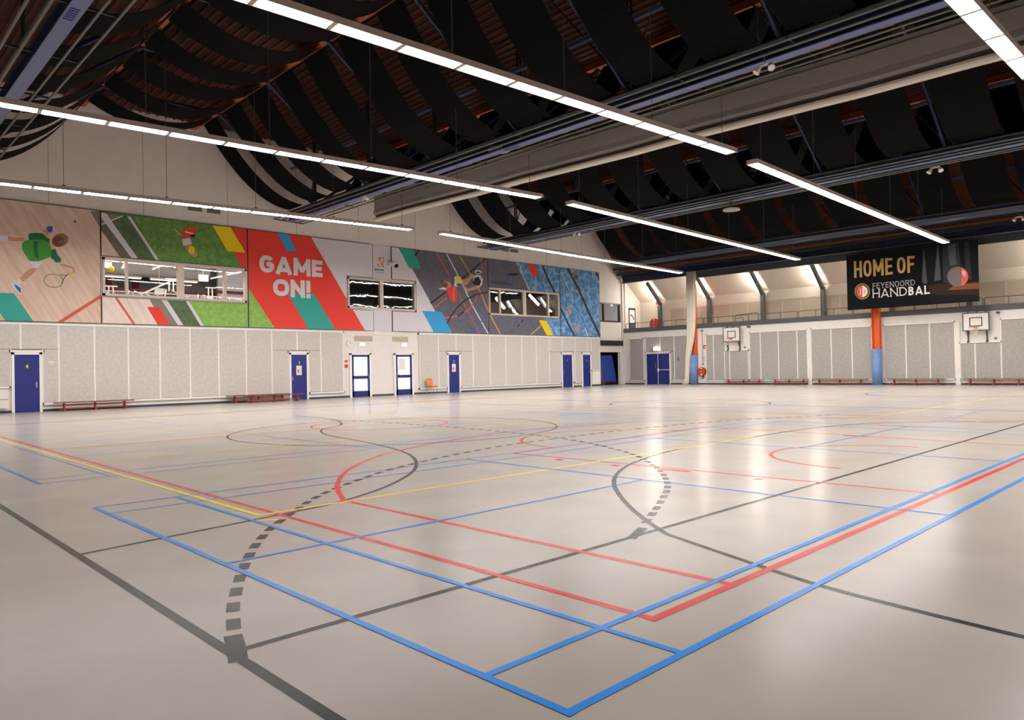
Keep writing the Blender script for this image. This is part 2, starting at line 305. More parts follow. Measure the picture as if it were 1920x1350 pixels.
# red: basketball court across the hall
RX0, RX1, RY0 = 1.04, 16.1, .35
fline([(RX0, 22.5), (RX0, RY0)], l_red); fline([(RX0-.025, RY0), (39, RY0)], l_red, .055); fline([(RX1, RY0), (RX1, 22.5)], l_red)
fline([(1.82, RY0), (1.80, 4.5)], l_red)
fpath(cr([(1.78, 4.49), (2.26, 5.44), (3.07, 6.51), (4.15, 7.46), (4.84, 7.84), (6.5, 8.5), (8.55, 8.8), (10.6, 8.5), (12.3, 7.8), (14, 6.5), (15.3, 4.5)]), l_red, .055); fline([(15.3, 4.5), (15.3, RY0)], l_red)
fline([(5.72, RY0), (5.62, 6.06), (11.3, 6.2)], l_red); fline([(11.3, 6.2), (10.75, RY0)], l_red)
fline([(5.56, 3.0), (5.54, 3.38)], l_red, .1); fline([(5.5, 4.02), (5.42, 4.02)], l_red, .12); fline([(5.5, 5.0), (5.42, 5.0)], l_red, .12); fline([(5.56, 2.1), (5.48, 2.1)], l_red, .1); fline([(10.95, 2.9), (10.95, 3.3)], l_red, .1)
circle(8.4, 6.08, 1.85, l_red, 0, 180); circle(8.3, 1.75, 1.42, l_red, 0, 182)
circle(7.9, 13.0, 1.6, l_red); fline([(RX0, 13.0), (RX1, 13.0)], l_red, .04)
fline([(1.04, 22.5), (39, 22.5)], l_red)
# yellow: volleyball courts
for vx, vy in ((.9, 4.47), (15.05, 4.47), (29.2, 4.47)):
    x1 = vx+8.95
    fline([(vx, 22.4), (vx, vy)], l_yel, .055); fline([(vx, vy-.0), (x1, vy-.04)], l_yel); fline([(x1, vy), (x1, 22.4)], l_yel); fline([(vx, 22.4), (x1, 22.4)], l_yel)
    fline([(vx, 10.4), (x1, 10.2)], l_yel); fline([(vx, 13.45), (x1, 13.3)], l_yel); fline([(vx, 16.4), (x1, 16.2)], l_yel)
    fline([(vx-.12, vy-.2), (vx+.02, vy-.32)], l_yel, .06)
fline([(24.0, 4.47), (29.2, 4.47)], l_yel)
# blue: badminton courts
for bx, by in ((0, 0), (0, 8.4), (0, 16.9), (14.9, 0), (14.9, 8.4), (14.9, 16.9)):
    kf = 1 if bx+by == 0 else .55
    for xx in (0, 13.4): fline([(bx+xx, by-.02), (bx+xx, by+6.1)], l_blu, .042 if bx == 0 else .024)
    for xx in (.76, 12.64): fline([(bx+xx, by), (bx+xx, by+6.1)], l_blu, .04*kf)
    for xx in (4.70, 8.68): fline([(bx+xx, by), (bx+xx, by+6.1)], l_blu, .036*kf)
    for yy in (0, .46, 5.64, 6.1): fline([(bx, by+yy), (bx+13.4, by+yy)], l_blu, (.042 if yy < 1 else .03)*kf)
    for a, b in ((0, 4.7), (8.68, 13.4)): fline([(bx+a, by+3.05), (bx+b, by+3.05)], l_blu, .036*kf)
# dull scuffs
tag(fl.build('floor'), 'pale grey vinyl sports floor with black, red, yellow and blue court lines', 'floor', kind='structure')
# ------------------------------------------------------------------ room shell
def struct(mb, name, label=None, cat=None, parent=None):
    return tag(mb.build(name, parent), label, cat, kind='structure')
D1 = [(3.53, 4.30), (14.54, 15.32), (24.14, 24.88), (33.77, 34.69), (35.82, 36.58)]; DG = [(17.84, 18.89), (20.53, 21.57)]
WIN = [(6.50, 12.42, 4.52, 6.05), (17.68, 21.92, 4.52, 6.09), (27.32, 33.56, 4.56, 6.17)]
def wall_with_holes(mb, u0, u1, z0, z1, holes, put):
    us = sorted({u0, u1}|{h[0] for h in holes}|{h[1] for h in holes})
    for a, b in zip(us, us[1:]):
        zs = z0
        for h in sorted([h for h in holes if h[0] <= a+1e-6 and h[1] >= b-1e-6], key=lambda h: h[2]):
            if h[2] > zs: put(a, b, zs, h[2])
            zs = h[3]
        if zs < z1: put(a, b, zs, z1)
lw = MB(); XE = 37.80
wall_with_holes(lw, X0, XE, 0, ZD, WIN, lambda a, b, c, d: lw.box((a, YW, c), (b, YW+.3, d), wall_m))
for xs in (-1.8, 1.45, 4.69, 8.08, 11.61, 14.96, 18.4, 22.0, 25.5, 29, 32.5, 36): lw.box((xs-.008, YW-.004, 7.95), (xs+.008, YW, ZD), felt_d)
for a, b in ((9.66, 11.45), (28.3, 30.6)):
    for q in ((a, b, 8.95, 8.97), (a, b, 8.12, 8.14), (a, a+.02, 8.12, 8.97), (b-.02, b, 8.12, 8.97)): lw.box((q[0], YW-.012, q[2]), (q[1], YW, q[3]), white)
struct(lw, 'wall_left', 'long white wall carrying the sports mural and the blue doors', 'wall')
bb = MB(); edges = [X0]+[v for d in sorted(D1+DG) for v in (d[0]-.1, d[1]+.1)]+[XE]
for a, b in zip(edges[::2], edges[1::2]): bb.box((a, YW-.02, 0), (b, YW, .09), base_m)
struct(bb, 'baseboard_left', 'dark skirting along the foot of the mural wall', 'skirting')
# corner recess beside the mural
YR = 31.1
rc = MB()
rc.box((XE-.3, YW+.3, 0), (XE, YR, 3.3), block_m); rc.box((XE-.3, YW+.3, 3.3), (XE, YR, ZD), wall_m)
hol = [(38.0, 41.0, 0, 2.36), (38.4, 41.05, 4.55, 5.92)]
wall_with_holes(rc, XE-.3, 44, 0, 8.6, hol, lambda a, b, c, d: rc.box((a, YR, c), (b, YR+.25, d), wall_m if c > 2 else block_m))
rc.box((XE-.3, YR, 8.6), (44, YR+.25, ZD), wall_m)
struct(rc, 'wall_corner', 'white wall of the corner recess between mural and end wall', 'wall')
t = MB(); t.box((XE, YR-.12, 2.84), (XW, YR, 3.2), dark_s); struct(t, 'trim_1', 'dark steel beam across the corner recess', 'beam')
t = MB(); t.box((XW-.1, YR-.14, 0), (XW+.02, YR, 7.4), wall_m); struct(t, 'trim_2', 'white pilaster in the corner of the end wall', 'pilaster')
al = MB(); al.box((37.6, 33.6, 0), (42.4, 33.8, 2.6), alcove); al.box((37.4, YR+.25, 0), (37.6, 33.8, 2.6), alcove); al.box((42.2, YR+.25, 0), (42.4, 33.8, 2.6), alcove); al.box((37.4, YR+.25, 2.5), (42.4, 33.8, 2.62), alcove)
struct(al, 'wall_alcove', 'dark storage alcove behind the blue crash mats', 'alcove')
# end wall
ew = MB(); hol = [(27.06, 28.98, 0, 2.17)]
wall_with_holes(ew, Y0, YR, 0, 3.98, hol, lambda a, b, c, d: ew.box((XW, a, c), (XW+.2, b, d), block_m))
struct(ew, 'wall_end', 'low white painted block wall at the far end under the gallery', 'wall')
t = MB(); t.box((XW-.06, Y0, 3.78), (XW+.25, YR-.1, 4.08), post_m); struct(t, 'trim_3', 'long grey edge strip of the gallery floor', 'gallery edge')
eb = MB(); eb.box((XW-.02, Y0, 0), (XW, 27.0, .09), base_m); eb.box((XW-.02, 29.0, 0), (XW, YR-.14, .09), base_m); struct(eb, 'baseboard_end', 'dark skirting at the foot of the end wall', 'skirting')
for i, y in enumerate((17.15, 9.32)):
    t = MB(); t.box((XW-.1, y-.12, 0), (XW, y+.12, 3.4 if i == 0 else 3.3), block_m); struct(t, 'trim_%d' % (4+i), ['white pier between two blocks of grey panels left of the banner', 'white pier beside the lower grey panels under the right backboard'][i], 'pier')
t = MB(); t.box((XW-.06, 29.02, 0), (XW, 29.16, 3.4), block_m); struct(t, 'trim_6', 'slim white pier left of the blue double door', 'pier')
# gallery behind the end wall
XG = 43.35
g = MB(); g.box((XG, Y0, 3.6), (XG+.2, YR, 6.1), bal_w)
struct(g, 'wall_gallery', 'cream back wall of the gallery above the end wall', 'wall')
g = MB(); g.box((XW+.2, Y0, 3.45), (XG+.2, YR, 3.6), room_g); struct(g, 'floor_gallery', 'grey floor slab of the gallery', 'floor')
g = MB(); g.box((XG-.03, Y0, 3.6), (XG, 28.3, 5.42), bal_p)
y = 28.3
while y > Y0: g.box((XG-.05, y-.03, 3.6), (XG-.03, y+.03, 5.42), bal_b); y -= 1.22
g.box((XG-.06, Y0, 5.40), (XG, 28.3, 5.48), bal_b)
struct(g, 'trim_7', 'beige panelling with pale battens along the gallery back wall', 'panelling')
g = MB(); g.add([(XW+.05, Y0, 7.72), (XG+.2, Y0, 5.95), (XG+.2, YR, 5.95), (XW+.05, YR, 7.72), (XW+.05, Y0, 7.85), (XG+.2, Y0, 6.1), (XG+.2, YR, 6.1), (XW+.05, YR, 7.85)], [(0,1,2,3),(7,6,5,4),(0,3,7,4),(1,5,6,2),(0,4,5,1),(3,2,6,7)], bal_w)
struct(g, 'ceiling_gallery', 'sloping cream ceiling over the gallery', 'ceiling')
# roof deck, ribs
dk = MB(); dk.box((X0-.3, Y0-.3, ZD), (37.6, YR+.3, ZD+.2), wood_d)
x = X0
while x < 37.3: dk.box((x, Y0, ZD-.05), (x+.09, YW, ZD), wood_r); x += .34
dk.add([(37.1, Y0, ZD), (41.5, Y0, 7.85), (41.5, YR, 7.85), (37.1, YR, ZD), (37.1, Y0, ZD+.2), (41.5, Y0, 8.05), (41.5, YR, 8.05), (37.1, YR, ZD+.2)], [(0,1,2,3),(7,6,5,4),(0,3,7,4),(1,5,6,2),(0,4,5,1),(3,2,6,7)], clad_m)
struct(dk, 'ceiling', 'dark red-brown ribbed timber roof deck of the hall', 'ceiling')
nb = MB(); nb.box((XW-.12, Y0, 7.92), (XW+.12, YR-.1, 7.96), navy_d); nb.box((XW-.01, Y0, 7.5), (XW+.01, YR-.1, 7.92), navy_d); nb.box((XW-.12, Y0, 7.42), (XW+.12, YR-.1, 7.5), navy_d)
struct(nb, 'trim_8', 'navy steel beam above the gallery opening', 'beam')
s = MB(); s.box((X0-.3, Y0-.3, 0), (XG+.2, Y0, ZD), wall_m); struct(s, 'wall_right', 'plain white side wall opposite the mural', 'wall')
s = MB(); s.box((X0-.3, Y0, 0), (X0, YW+.3, ZD), wall_m); struct(s, 'wall_near', 'plain white wall behind the viewpoint', 'wall')
# ------------------------------------------------------------------ grey felt panels
def panel(name_loc, rects, put, label, group):
    mb = MB(); 
    for a, b, c, d in rects:
        if b-a > .02 and d-c > .02: put(mb, a, b, c, d)
    return tag(mb.build('acoustic_panel'), label, 'wall panel', group)
def put_left(mb, a, b, c, d):
    mb.box((a, YW-.07, c), (b, YW-.022, d), felt_m); e = .012
    for q in ((a, b, c, c+e), (a, b, d-e, d)): mb.box((q[0], YW-.073, q[2]), (q[1], YW-.02, q[3]), felt_d)
    for q in ((a-.028, a), (b, b+.028)): mb.box((q[0], YW-.08, c), (q[1], YW-.022, d), alu)
def put_end(mb, a, b, c, d):
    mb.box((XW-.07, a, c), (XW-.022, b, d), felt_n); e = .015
    for q in ((a, b, c, c+e), (a, b, d-e, d)): mb.box((XW-.073, q[0], q[2]), (XW-.02, q[1], q[3]), felt_d)
    for q in ((a-.028, a), (b, b+.028)): mb.box((XW-.08, q[0], c), (XW-.022, q[1], d), alu)
sepsA = [-2.45, -1.22, .01, 1.24, 2.48, 3.72, 4.95, 6.18, 7.41, 8.63, 9.86, 11.09, 12.34, 13.57, 14.85, 16.1, 17.34]
sepsB = [22.09, 23.42, 24.69, 25.97, 27.3, 28.62, 29.99, 31.28, 32.5, 33.78, 35.04, 36.31, 37.66]
def lrects(a, b, bot):
    z0, z1 = bot, 3.27; ds = [d for d in D1 if d[0]-.12 < b and d[1]+.12 > a]
    if not ds: return [(a, b, z0, z1)]
    out = []; cur = a
    for d in ds:
        l, r = max(a, d[0]-.14), min(b, d[1]+.14); out.append((cur, l, z0, 2.36)); cur = r
    out.append((cur, b, z0, 2.36)); out.append((a, b, 2.36, z1)); return out
names_A = {5: 'above and right of the leftmost blue door', 4: 'left of and above the leftmost blue door'}
for i, (a, b) in enumerate(zip(sepsA, sepsA[1:])):
    ds = [k for k, d in enumerate(D1) if d[0]-.12 < b-.03 and d[1]+.12 > a+.03]
    bot = .98 if b < 3.9 else .33
    lab = ('grey felt panel cut around the %s blue door, part %s of its middle' % (['leftmost', 'second'][min(ds[0], 1)], 'left' if (a+b)/2 < sum(D1[ds[0]])/2 else 'right')) if ds else ('tall grey felt panel, %s to the %s of the leftmost blue door' % (ORD[i-6] if i >= 6 else ORD[3-i], 'right' if i >= 6 else 'left'))
    panel(None, lrects(a+.03, b-.03, bot), put_left, lab, 'grey panels left of the glazed doors')
for i, (a, b) in enumerate(zip(sepsB, sepsB[1:])):
    ds = [k for k, d in enumerate(D1) if d[0]-.12 < b-.03 and d[1]+.12 > a+.03]
    R = lrects(a+.03, b-.03, .33 if b < 36.4 else .33)
    if i == 11: R = [(a+.03, 36.72, 2.36, 3.27), (36.72, b-.03, 1.12, 3.27)]
    lab = 'grey felt panel right of the glazed doors, %s from them' % ORD[i]
    panel(None, R, put_left, lab, 'grey panels right of the glazed doors')
EP = [('a', [(29.24, 30.40, .3, 3.26)], 'narrow dark-edged grey panel left of the blue double door'),
 ('b', [(27.80, 28.98, 2.33, 3.32)], 'short grey panel above the left leaf of the double door'), ('b', [(26.66, 27.74, 2.33, 3.32), (26.66, 26.90, .33, 2.33)], 'grey panel above and right of the double door'), ('b', [(25.52, 26.60, .33, 3.32)], 'full height grey panel beside the cream curtain'),
 ('c', [(23.62, 24.11, .3, 3.27)], 'slim grey panel right of the lower fire hose reel'), ('c', [(22.78, 23.55, .3, 3.27), (22.45, 22.78, .3, 2.15)], 'notched grey panel left of the far backboard'), ('c', [(21.14, 22.39, .3, 2.15)], 'low grey panel below the far basketball backboard'),
 ('d', [(20.30, 20.98, .3, 3.27)], 'first grey panel right of the far backboard'), ('d', [(19.12, 20.24, .3, 3.27)], 'second grey panel right of the far backboard'), ('d', [(17.93, 19.06, .3, 3.27)], 'third grey panel right of the far backboard'), ('d', [(17.30, 17.87, .3, 3.27)], 'slim fourth grey panel right of the far backboard'),
 ('e', [(15.88, 17.01, .34, 3.27)], 'grey panel third to the left of the banner column'), ('e', [(14.70, 15.82, .34, 3.27)], 'grey panel second to the left of the banner column'), ('e', [(13.60, 14.64, .34, 3.27)], 'grey panel just left of the banner column'),
 ('f', [(11.84, 12.92, .34, 3.27)], 'grey panel just right of the banner column'), ('f', [(10.66, 11.78, .34, 3.27)], 'grey panel second to the right of the banner column'), ('f', [(9.46, 10.60, .34, 3.27)], 'grey panel third to the right of the banner column'),
 ('g', [(8.56, 9.18, .34, 2.15)], 'narrow low grey panel under the right backboard'), ('g', [(7.42, 8.50, .34, 2.15)], 'wider low grey panel under the right backboard'), ('g', [(6.1, 7.36, .34, 3.27)], 'tall grey panel at the right edge of the end wall'), ('g', [(4.8, 6.04, .34, 3.27)], 'tall grey panel beyond the right edge panel')]
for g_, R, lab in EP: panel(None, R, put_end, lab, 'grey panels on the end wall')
# white rails along the panels with dark end caps
rl = [(-2.45, 3.36, .95), (4.45, 14.36, .29), (15.5, 17.36, .29), (22.07, 23.98, .29), (25.03, 33.55, .29), (34.9, 35.62, .29), (36.75, 37.68, 1.08)]+[(d[0]-.14, d[1]+.14, 2.28) for d in D1]+[(-2.45, 17.36, 3.30), (22.07, 37.68, 3.30)]
for i, (a, b, z) in enumerate(rl):
    t = MB(); t.box((a, YW-.1, z-.035), (b, YW, z+.035), alu)
    for xx in (a-.03, b-.0): t.box((xx, YW-.11, z-.045), (xx+.03, YW, z+.045), cap_m)
    struct(t, 'trim_%d' % (10+i), 'white rail on the mural wall at height %d cm from %d m' % (z*100, round(a)), 'rail')
k = 30
for a, b, z in ((29.24, 30.40, .26), (29.24, 30.4, 3.3), (26.88, 29.0, 2.27), (25.5, 26.88, .29), (25.5, 28.98, 3.36), (21.14, 24.11, .25), (22.78, 24.11, 3.31), (21.1, 22.78, 2.2), (17.3, 20.98, .26), (17.3, 20.98, 3.31), (13.6, 17.0, .3), (13.6, 17.0, 3.31), (9.46, 12.92, .3), (9.46, 12.92, 3.31), (4.8, 9.2, .3), (7.4, 9.2, 2.19), (4.8, 7.36, 3.31)):
    t = MB(); t.box((XW-.1, a, z-.03), (XW, b, z+.03), alu)
    for yy in (a-.03, b): t.box((XW-.11, yy, z-.04), (XW, yy+.03, z+.04), cap_m)
    struct(t, 'trim_%d' % k, 'white rail on the end wall at height %d cm, %d m from the right' % (z*100, round(a)), 'rail'); k += 1
# ------------------------------------------------------------------ doors
def text_on_wall(mb, s, x, z, h, m, Y, wd=1.0, th=.16, W=.7, gap=.15):
    q, L = text_quads(s, (x, z), (h*wd, 0), (0, h), W, th, gap); 
    for f in q: mb.add([(a, Y, b) for a, b in f], [tuple(range(len(f)))], m)
DL = ['blue door with a black number plate at the left edge of the photo', 'blue door with a club sheet left of the clock', 'blue door with a club sheet right of the orange chair', 'narrow blue door with a number, left of the two at the corner', 'blue door nearest the corner of the mural wall']
for i, (a, b) in enumerate(D1):
    d = thing('door_%d' % (i+1), ((a+b)/2, YW, 0), DL[i], 'door', kind='structure')
    f = MB(); f.box((a-.10, YW-.10, 0), (a-.01, YW, 2.24), alu); f.box((b+.01, YW-.10, 0), (b+.10, YW, 2.24), alu); f.box((a-.1, YW-.1, 2.155), (b+.1, YW, 2.24), alu); f.build('door_frame', d)
    l = MB(); l.box((a-.01, YW-.075, .005), (b+.01, YW-.03, 2.15), navy); l.build('door_leaf', d)
    hx = b-.08 if i in (0, ) else a+.06 if i in (1, 2, 3) else b-.08; sgn = -1 if i in (0, 4) else 1
    h = MB(); h.box((hx-.02, YW-.085, .92), (hx+.02, YW-.07, 1.14), steel); h.tube([(hx, YW-.08, 1.06), (hx, YW-.13, 1.06), (hx+sgn*.11, YW-.13, 1.06)], .011, steel, 6); h.build('door_handle', d)
    cx = (a+b)/2
    if i == 0:
        p = MB(); p.box((cx-.1, YW-.08, 1.6), (cx+.1, YW-.072, 1.82), cap_m); p.build('number_plate', d)
        p = MB(); text_on_wall(p, '4', cx-.05, 1.64, .14, white, YW-.083); p.build('number', d)
    else:
        n = '4321 1'[i] if i < 5 else '1'
        p = MB(); text_on_wall(p, {1: '3', 2: '2', 3: '1', 4: '1'}[i], cx-.04, 1.7, .13, alu, YW-.079); p.build('number', d)
    if i in (1, 2):
        p = MB(); p.box((cx-.14, YW-.079, 1.18), (cx+.14, YW-.076, 1.63), white); p.build('club_sheet', d)
        p = MB(); p.flat = True; c0 = (cx, 1.36); 
        p.add([(x_, YW-.0805, z_) for x_, z_ in ell(c0[0], c0[1], .095, .095)], [tuple(range(24))], gold)
        p.add([(x_, YW-.0815, z_) for x_, z_ in ell(c0[0], c0[1], .08, .08)], [tuple(range(24))], white)
        p.add([(x_, YW-.0825, z_) for x_, z_ in arc(c0[0], c0[1], .075, .075, 90, 270)], [tuple(range(21))], p_red); p.build('crest', d)
for i, (a, b) in enumerate(DG):
    d = thing('door_%d' % (6+i), ((a+b)/2, YW, 0), ['blue framed glazed door beside the red call point, under the clock', 'blue framed glazed door nearer the orange chair'][i], 'door', kind='structure')
    f = MB(); f.box((a-.12, YW-.08, 0), (a-.0, YW, 2.22), alu); f.box((b, YW-.08, 0), (b+.12, YW, 2.22), alu); f.box((a-.12, YW-.08, 2.15), (b+.12, YW, 2.22), alu); f.build('door_frame', d)
    l = MB()
    for q in ((a, a+.11, 0, 2.15), (b-.11, b, 0, 2.15), (a, b, 0, .30), (a, b, .92, 1.07), (a, b, 2.04, 2.15)): l.box((q[0], YW-.07, q[2]+.004), (q[1], YW-.02, q[3]), navy)
    l.build('door_leaf', d)
    gl = MB(); gl.box((a+.1, YW-.045, .3), (b-.1, YW-.035, .93), glass_f); gl.box((a+.1, YW-.045, 1.06), (b-.1, YW-.035, 2.05), glass_f); gl.build('frosted_pane', d)
    h = MB(); hx = b-.05 if i == 0 else a+.05; h.box((hx-.018, YW-.085, .9), (hx+.018, YW-.07, 1.16), steel); h.tube([(hx, YW-.08, 1.08), (hx, YW-.13, 1.08), (hx+(-.11 if i == 0 else .11), YW-.13, 1.08)], .011, steel, 6); h.build('door_handle', d)
    if i == 1:
        p = MB(); p.box((a+.2, YW-.052, 1.35), (a+.62, YW-.046, 1.95), white); p.build('notice_sheet', d)
d = thing('door_8', (XW, 28.0, 0), 'blue double door with a push bar under a lit exit sign', 'door', kind='structure')
f = MB(); f.box((XW-.06, 27.0, 0), (XW, 27.06, 2.22), alu); f.box((XW-.06, 28.98, 0), (XW, 29.04, 2.22), alu); f.box((XW-.06, 27.0, 2.16), (XW, 29.04, 2.22), alu); f.build('door_frame', d)
for a, b in ((27.07, 28.00), (28.03, 28.97)):
    l = MB(); l.box((XW-.03, a, .005), (XW+.02, b, 2.155), navy); l.build('door_leaf', d)
h = MB(); h.tube([(XW-.03, 27.12, 1.02), (XW-.1, 27.12, 1.02), (XW-.1, 27.98, 1.02), (XW-.03, 27.98, 1.02)], .022, alu, 8); h.box((XW-.12, 27.94, .9), (XW-.03, 28.02, 1.12), alu); h.build('push_bar', d)
h = MB(); h.tube([(XW-.03, 28.16, 1.12), (XW-.1, 28.18, 1.16), (XW-.1, 28.18, 1.5), (XW-.03, 28.16, 1.54)], .016, steel, 8); h.build('door_handle', d)
h = MB(); h.box((XW-.05, 28.0, .02), (XW-.025, 28.03, 2.15), alu); h.build('cover_strip', d)
# gallery side door
YG = 30.95; d = thing('door_9', (42.3, YG, 3.6), 'navy framed door with posted notices on the gallery side wall', 'door', kind='structure')
l = MB(); l.box((41.88, YG-.02, 3.6), (42.72, YG+.1, 5.66), navy_d); l.box((41.98, YG-.03, 4.55), (42.60, YG-.02, 5.50), alu); l.box((41.98, YG-.03, 3.7), (42.60, YG-.02, 4.45), post_m); l.build('door_leaf', d)
for q in ((42.1, 5.05), (42.25, 4.95), (42.4, 4.8)):
    l = MB(); l.box((q[0], YG-.04, q[1]), (q[0]+.12, YG-.031, q[1]+.14), cap_m); l.build('notice', d)
gs = MB(); gs.box((XW+.2, YG, 3.6), (XG+.2, YR, 7.9), wall_m); struct(gs, 'wall_gallery_side', 'white side wall of the gallery with the navy door', 'wall')
# ------------------------------------------------------------------ windows in the mural wall
def window(n, a, b, z0, z1, mulls, Y, label, gm, fm=sand, dep=.3):
    w_ = thing('window_%d' % n, ((a+b)/2, Y, z0), label, 'window', kind='structure')
    f = MB(); e = .09
    for q in ((a, b, z0, z0+e), (a, b, z1-e, z1), (a, a+e, z0, z1), (b-e, b, z0, z1)): f.box((q[0], Y-.09, q[2]), (q[1], Y+.12, q[3]), fm)
    for mx, mw in mulls: f.box((mx-mw/2, Y-.07, z0+e), (mx+mw/2, Y+.1, z1-e), fm)
    f.build('window_frame', w_)
    g_ = MB(); g_.box((a+e, Y+.02, z0+e), (b-e, Y+.03, z1-e), gm); g_.build('glass', w_)
    return w_
window(1, *WIN[0], [(7.38+.02, .1), (9.53, .26), (11.43, .12)], YW, 'wide four pane gallery window looking into the fitness room', glass)
window(2, *WIN[1], [(19.72, .2)], YW, 'dark two pane window between the red mural and the logo', glass_d)
window(3, *WIN[2], [(28.24, .12), (30.35, .26), (32.54, .12)], YW, 'dark four pane window reflecting tubes, in the grey court mural', glass_d)
window(4, 38.4, 41.05, 4.55, 5.92, [(39.15, .06)], YR+.05, 'corner recess window with pale room behind', glass, dark_s)
# rooms behind the windows
rm = MB(); rm.box((X0, 31.0, 3.4), (16.8, 38.6, 3.5), room_g); rm.box((X0, 38.5, 3.5), (16.8, 38.7, 7.4), room_b); rm.box((X0, YW+.3, 7.1), (16.8, 38.6, 7.3), room_g)
rm.box((16.2, YW+.3, 3.5), (16.4, 38.6, 7.2), room_w); rm.box((X0-.2, YW+.3, 3.5), (X0, 38.6, 7.2), room_g); rm.box((13.5, 36.2, 3.5), (16.4, 36.4, 7.2), room_w)
rm.box((9.2, 38.3, 6.2), (12.4, 38.5, 7.0), alcove); rm.box((13.3, 36.1, 5.55), (16.2, 36.2, 5.68), maroon)
struct(rm, 'wall_fitness_room', 'grey and white shell of the fitness room behind the first window', 'room')
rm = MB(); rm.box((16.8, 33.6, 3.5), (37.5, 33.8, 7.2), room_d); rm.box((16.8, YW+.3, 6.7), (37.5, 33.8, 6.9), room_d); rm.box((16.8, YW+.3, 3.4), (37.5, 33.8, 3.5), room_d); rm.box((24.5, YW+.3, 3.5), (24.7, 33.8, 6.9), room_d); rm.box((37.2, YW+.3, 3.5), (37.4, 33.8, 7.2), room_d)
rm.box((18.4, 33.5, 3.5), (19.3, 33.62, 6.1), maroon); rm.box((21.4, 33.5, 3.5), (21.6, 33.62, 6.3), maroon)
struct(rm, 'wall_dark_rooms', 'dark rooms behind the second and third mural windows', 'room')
rm = MB(); rm.box((37.6, 34.4, 3.2), (43.5, 34.6, 7.0), room_w); rm.box((37.4, YR+.25, 3.2), (37.6, 34.5, 7), room_w); rm.box((43.4, YR+.25, 3.2), (43.6, 34.5, 7), room_w); rm.box((37.4, YR+.25, 3.1), (43.5, 34.5, 3.2), room_g); rm.box((37.4, YR+.25, 6.6), (43.5, 34.5, 6.7), room_w)
rm.box((41.0, 34.3, 3.2), (41.15, 34.4, 5.75), post_m); rm.box((42.4, 34.3, 3.2), (42.55, 34.4, 5.75), post_m); rm.box((41.0, 34.3, 5.6), (42.55, 34.4, 5.75), post_m)
struct(rm, 'wall_corner_room', 'pale room behind the corner recess window', 'room')
dct = MB(); dct.tube([(X0+1, 35.3, 6.35), (12.6, 35.3, 6.35)], .36, room_g, 20); tag(dct.build('air_duct', smooth=True), 'thick grey air duct crossing the fitness room', 'duct')
for i, (x_, y_, z_, L) in enumerate(((6.0, 34.2, 5.78, 1.9), (8.2, 34.2, 5.78, 1.9), (10.6, 34.2, 5.78, 2.2), (3.6, 34.2, 5.78, 1.9), (8.6, 31.3, 7.02, 4.2), (13.2, 31.3, 7.02, 4))):  # last two are added out of sight to brighten the fitness room
    tl = thing('tube_or_fill_lamp', (x_, y_, z_), 'white tube lamp in the fitness room, ' + ['left one under the duct', 'middle one under the duct', 'right one under the duct', 'one hidden beside the window under the duct', 'added out of sight above the left panes', 'added out of sight above the right panes'][i], 'lamp', 'tube lamps in the fitness room')
    q = MB(); q.box((x_-L/2, y_-.08, z_+.01), (x_+L/2, y_+.08, z_+.07), house); q.build('housing', tl)
    q = MB(); q.box((x_-L/2+.04, y_-.06, z_-.03), (x_+L/2-.04, y_+.06, z_+.01), glow_r3 if i < 4 else glow_r2); q.build('diffuser', tl)
for i, (z_, y_) in enumerate(((5.45, 36.6), (5.12, 36.2))):
    q = MB(); q.box((X0+.5, y_, z_), (16.1, y_+.12, z_+.14), maroon); tag(q.build('red_beam'), 'dark red beam across the fitness room, ' + ['upper', 'lower'][i] + ' one', 'beam')
for i, x_ in enumerate((9.6, 8.35)):
    q = MB(); q.box((x_, 36.9, 3.5), (x_+.28, 37.1, 7.1), maroon); tag(q.build('red_column'), 'dark red column in the fitness room seen ' + ['left of the thick window post', 'in the left panes'][i], 'column')
for i, (p, q_) in enumerate((((9.4, 33.6, 6.15), (10.9, 33.6, 6.9)), ((9.0, 34.0, 5.0), (10.6, 34.0, 5.85)), ((12.0, 33.4, 5.9), (13.5, 33.4, 6.35)))):
    q = MB(); q.obox(p, q_, .07, .07, white); tag(q.build('slanting_arm'), 'white slanting strut in the fitness room, ' + ['upper left one', 'lower one', 'right one'][i], 'strut')
for i, x_ in enumerate((7.85, )):
    pd = thing('pendant_lamp', (x_, 32.2, 5.9), 'small white cone pendant lamp behind the second pane', 'lamp')
    q = MB(); q.tube([(x_, 32.2, 7.1), (x_, 32.2, 6.1)], .012, white, 6); q.build('cord', pd); q = MB(); q.tube([(x_, 32.2, 6.12), (x_, 32.2, 5.9)], [.03, .15], white, 16); q.build('lamp_shade', pd)
q = MB(); q.box((6.7, 31.3, 5.8), (7.1, 31.5, 6.0), glow_r); tag(q.build('wall_light'), 'bright square light in the top left of the first window', 'lamp')
q = MB(); q.sphere((7.05, 31.2, 5.72), .13, p_yel, 16); tag(q.build('yellow_ball', smooth=True), 'yellow ball hanging in the top left window pane', 'ball')
for i, (x_, y_, z_) in enumerate(((11.5, 33.0, 5.85), (13.9, 33.2, 6.0), (10.15, 34.9, 5.3))):
    q = MB(); q.box((x_-.22, y_-.05, z_-.16), (x_+.22, y_+.05, z_+.16), [white, white, white][i]); q.tube([(x_, y_, z_+.16), (x_, y_, 7.1)], .012, white, 6); tag(q.build('hanging_screen'), 'white hanging screen in the fitness room, ' + ['left one', 'right one', 'low one'][i], 'screen')
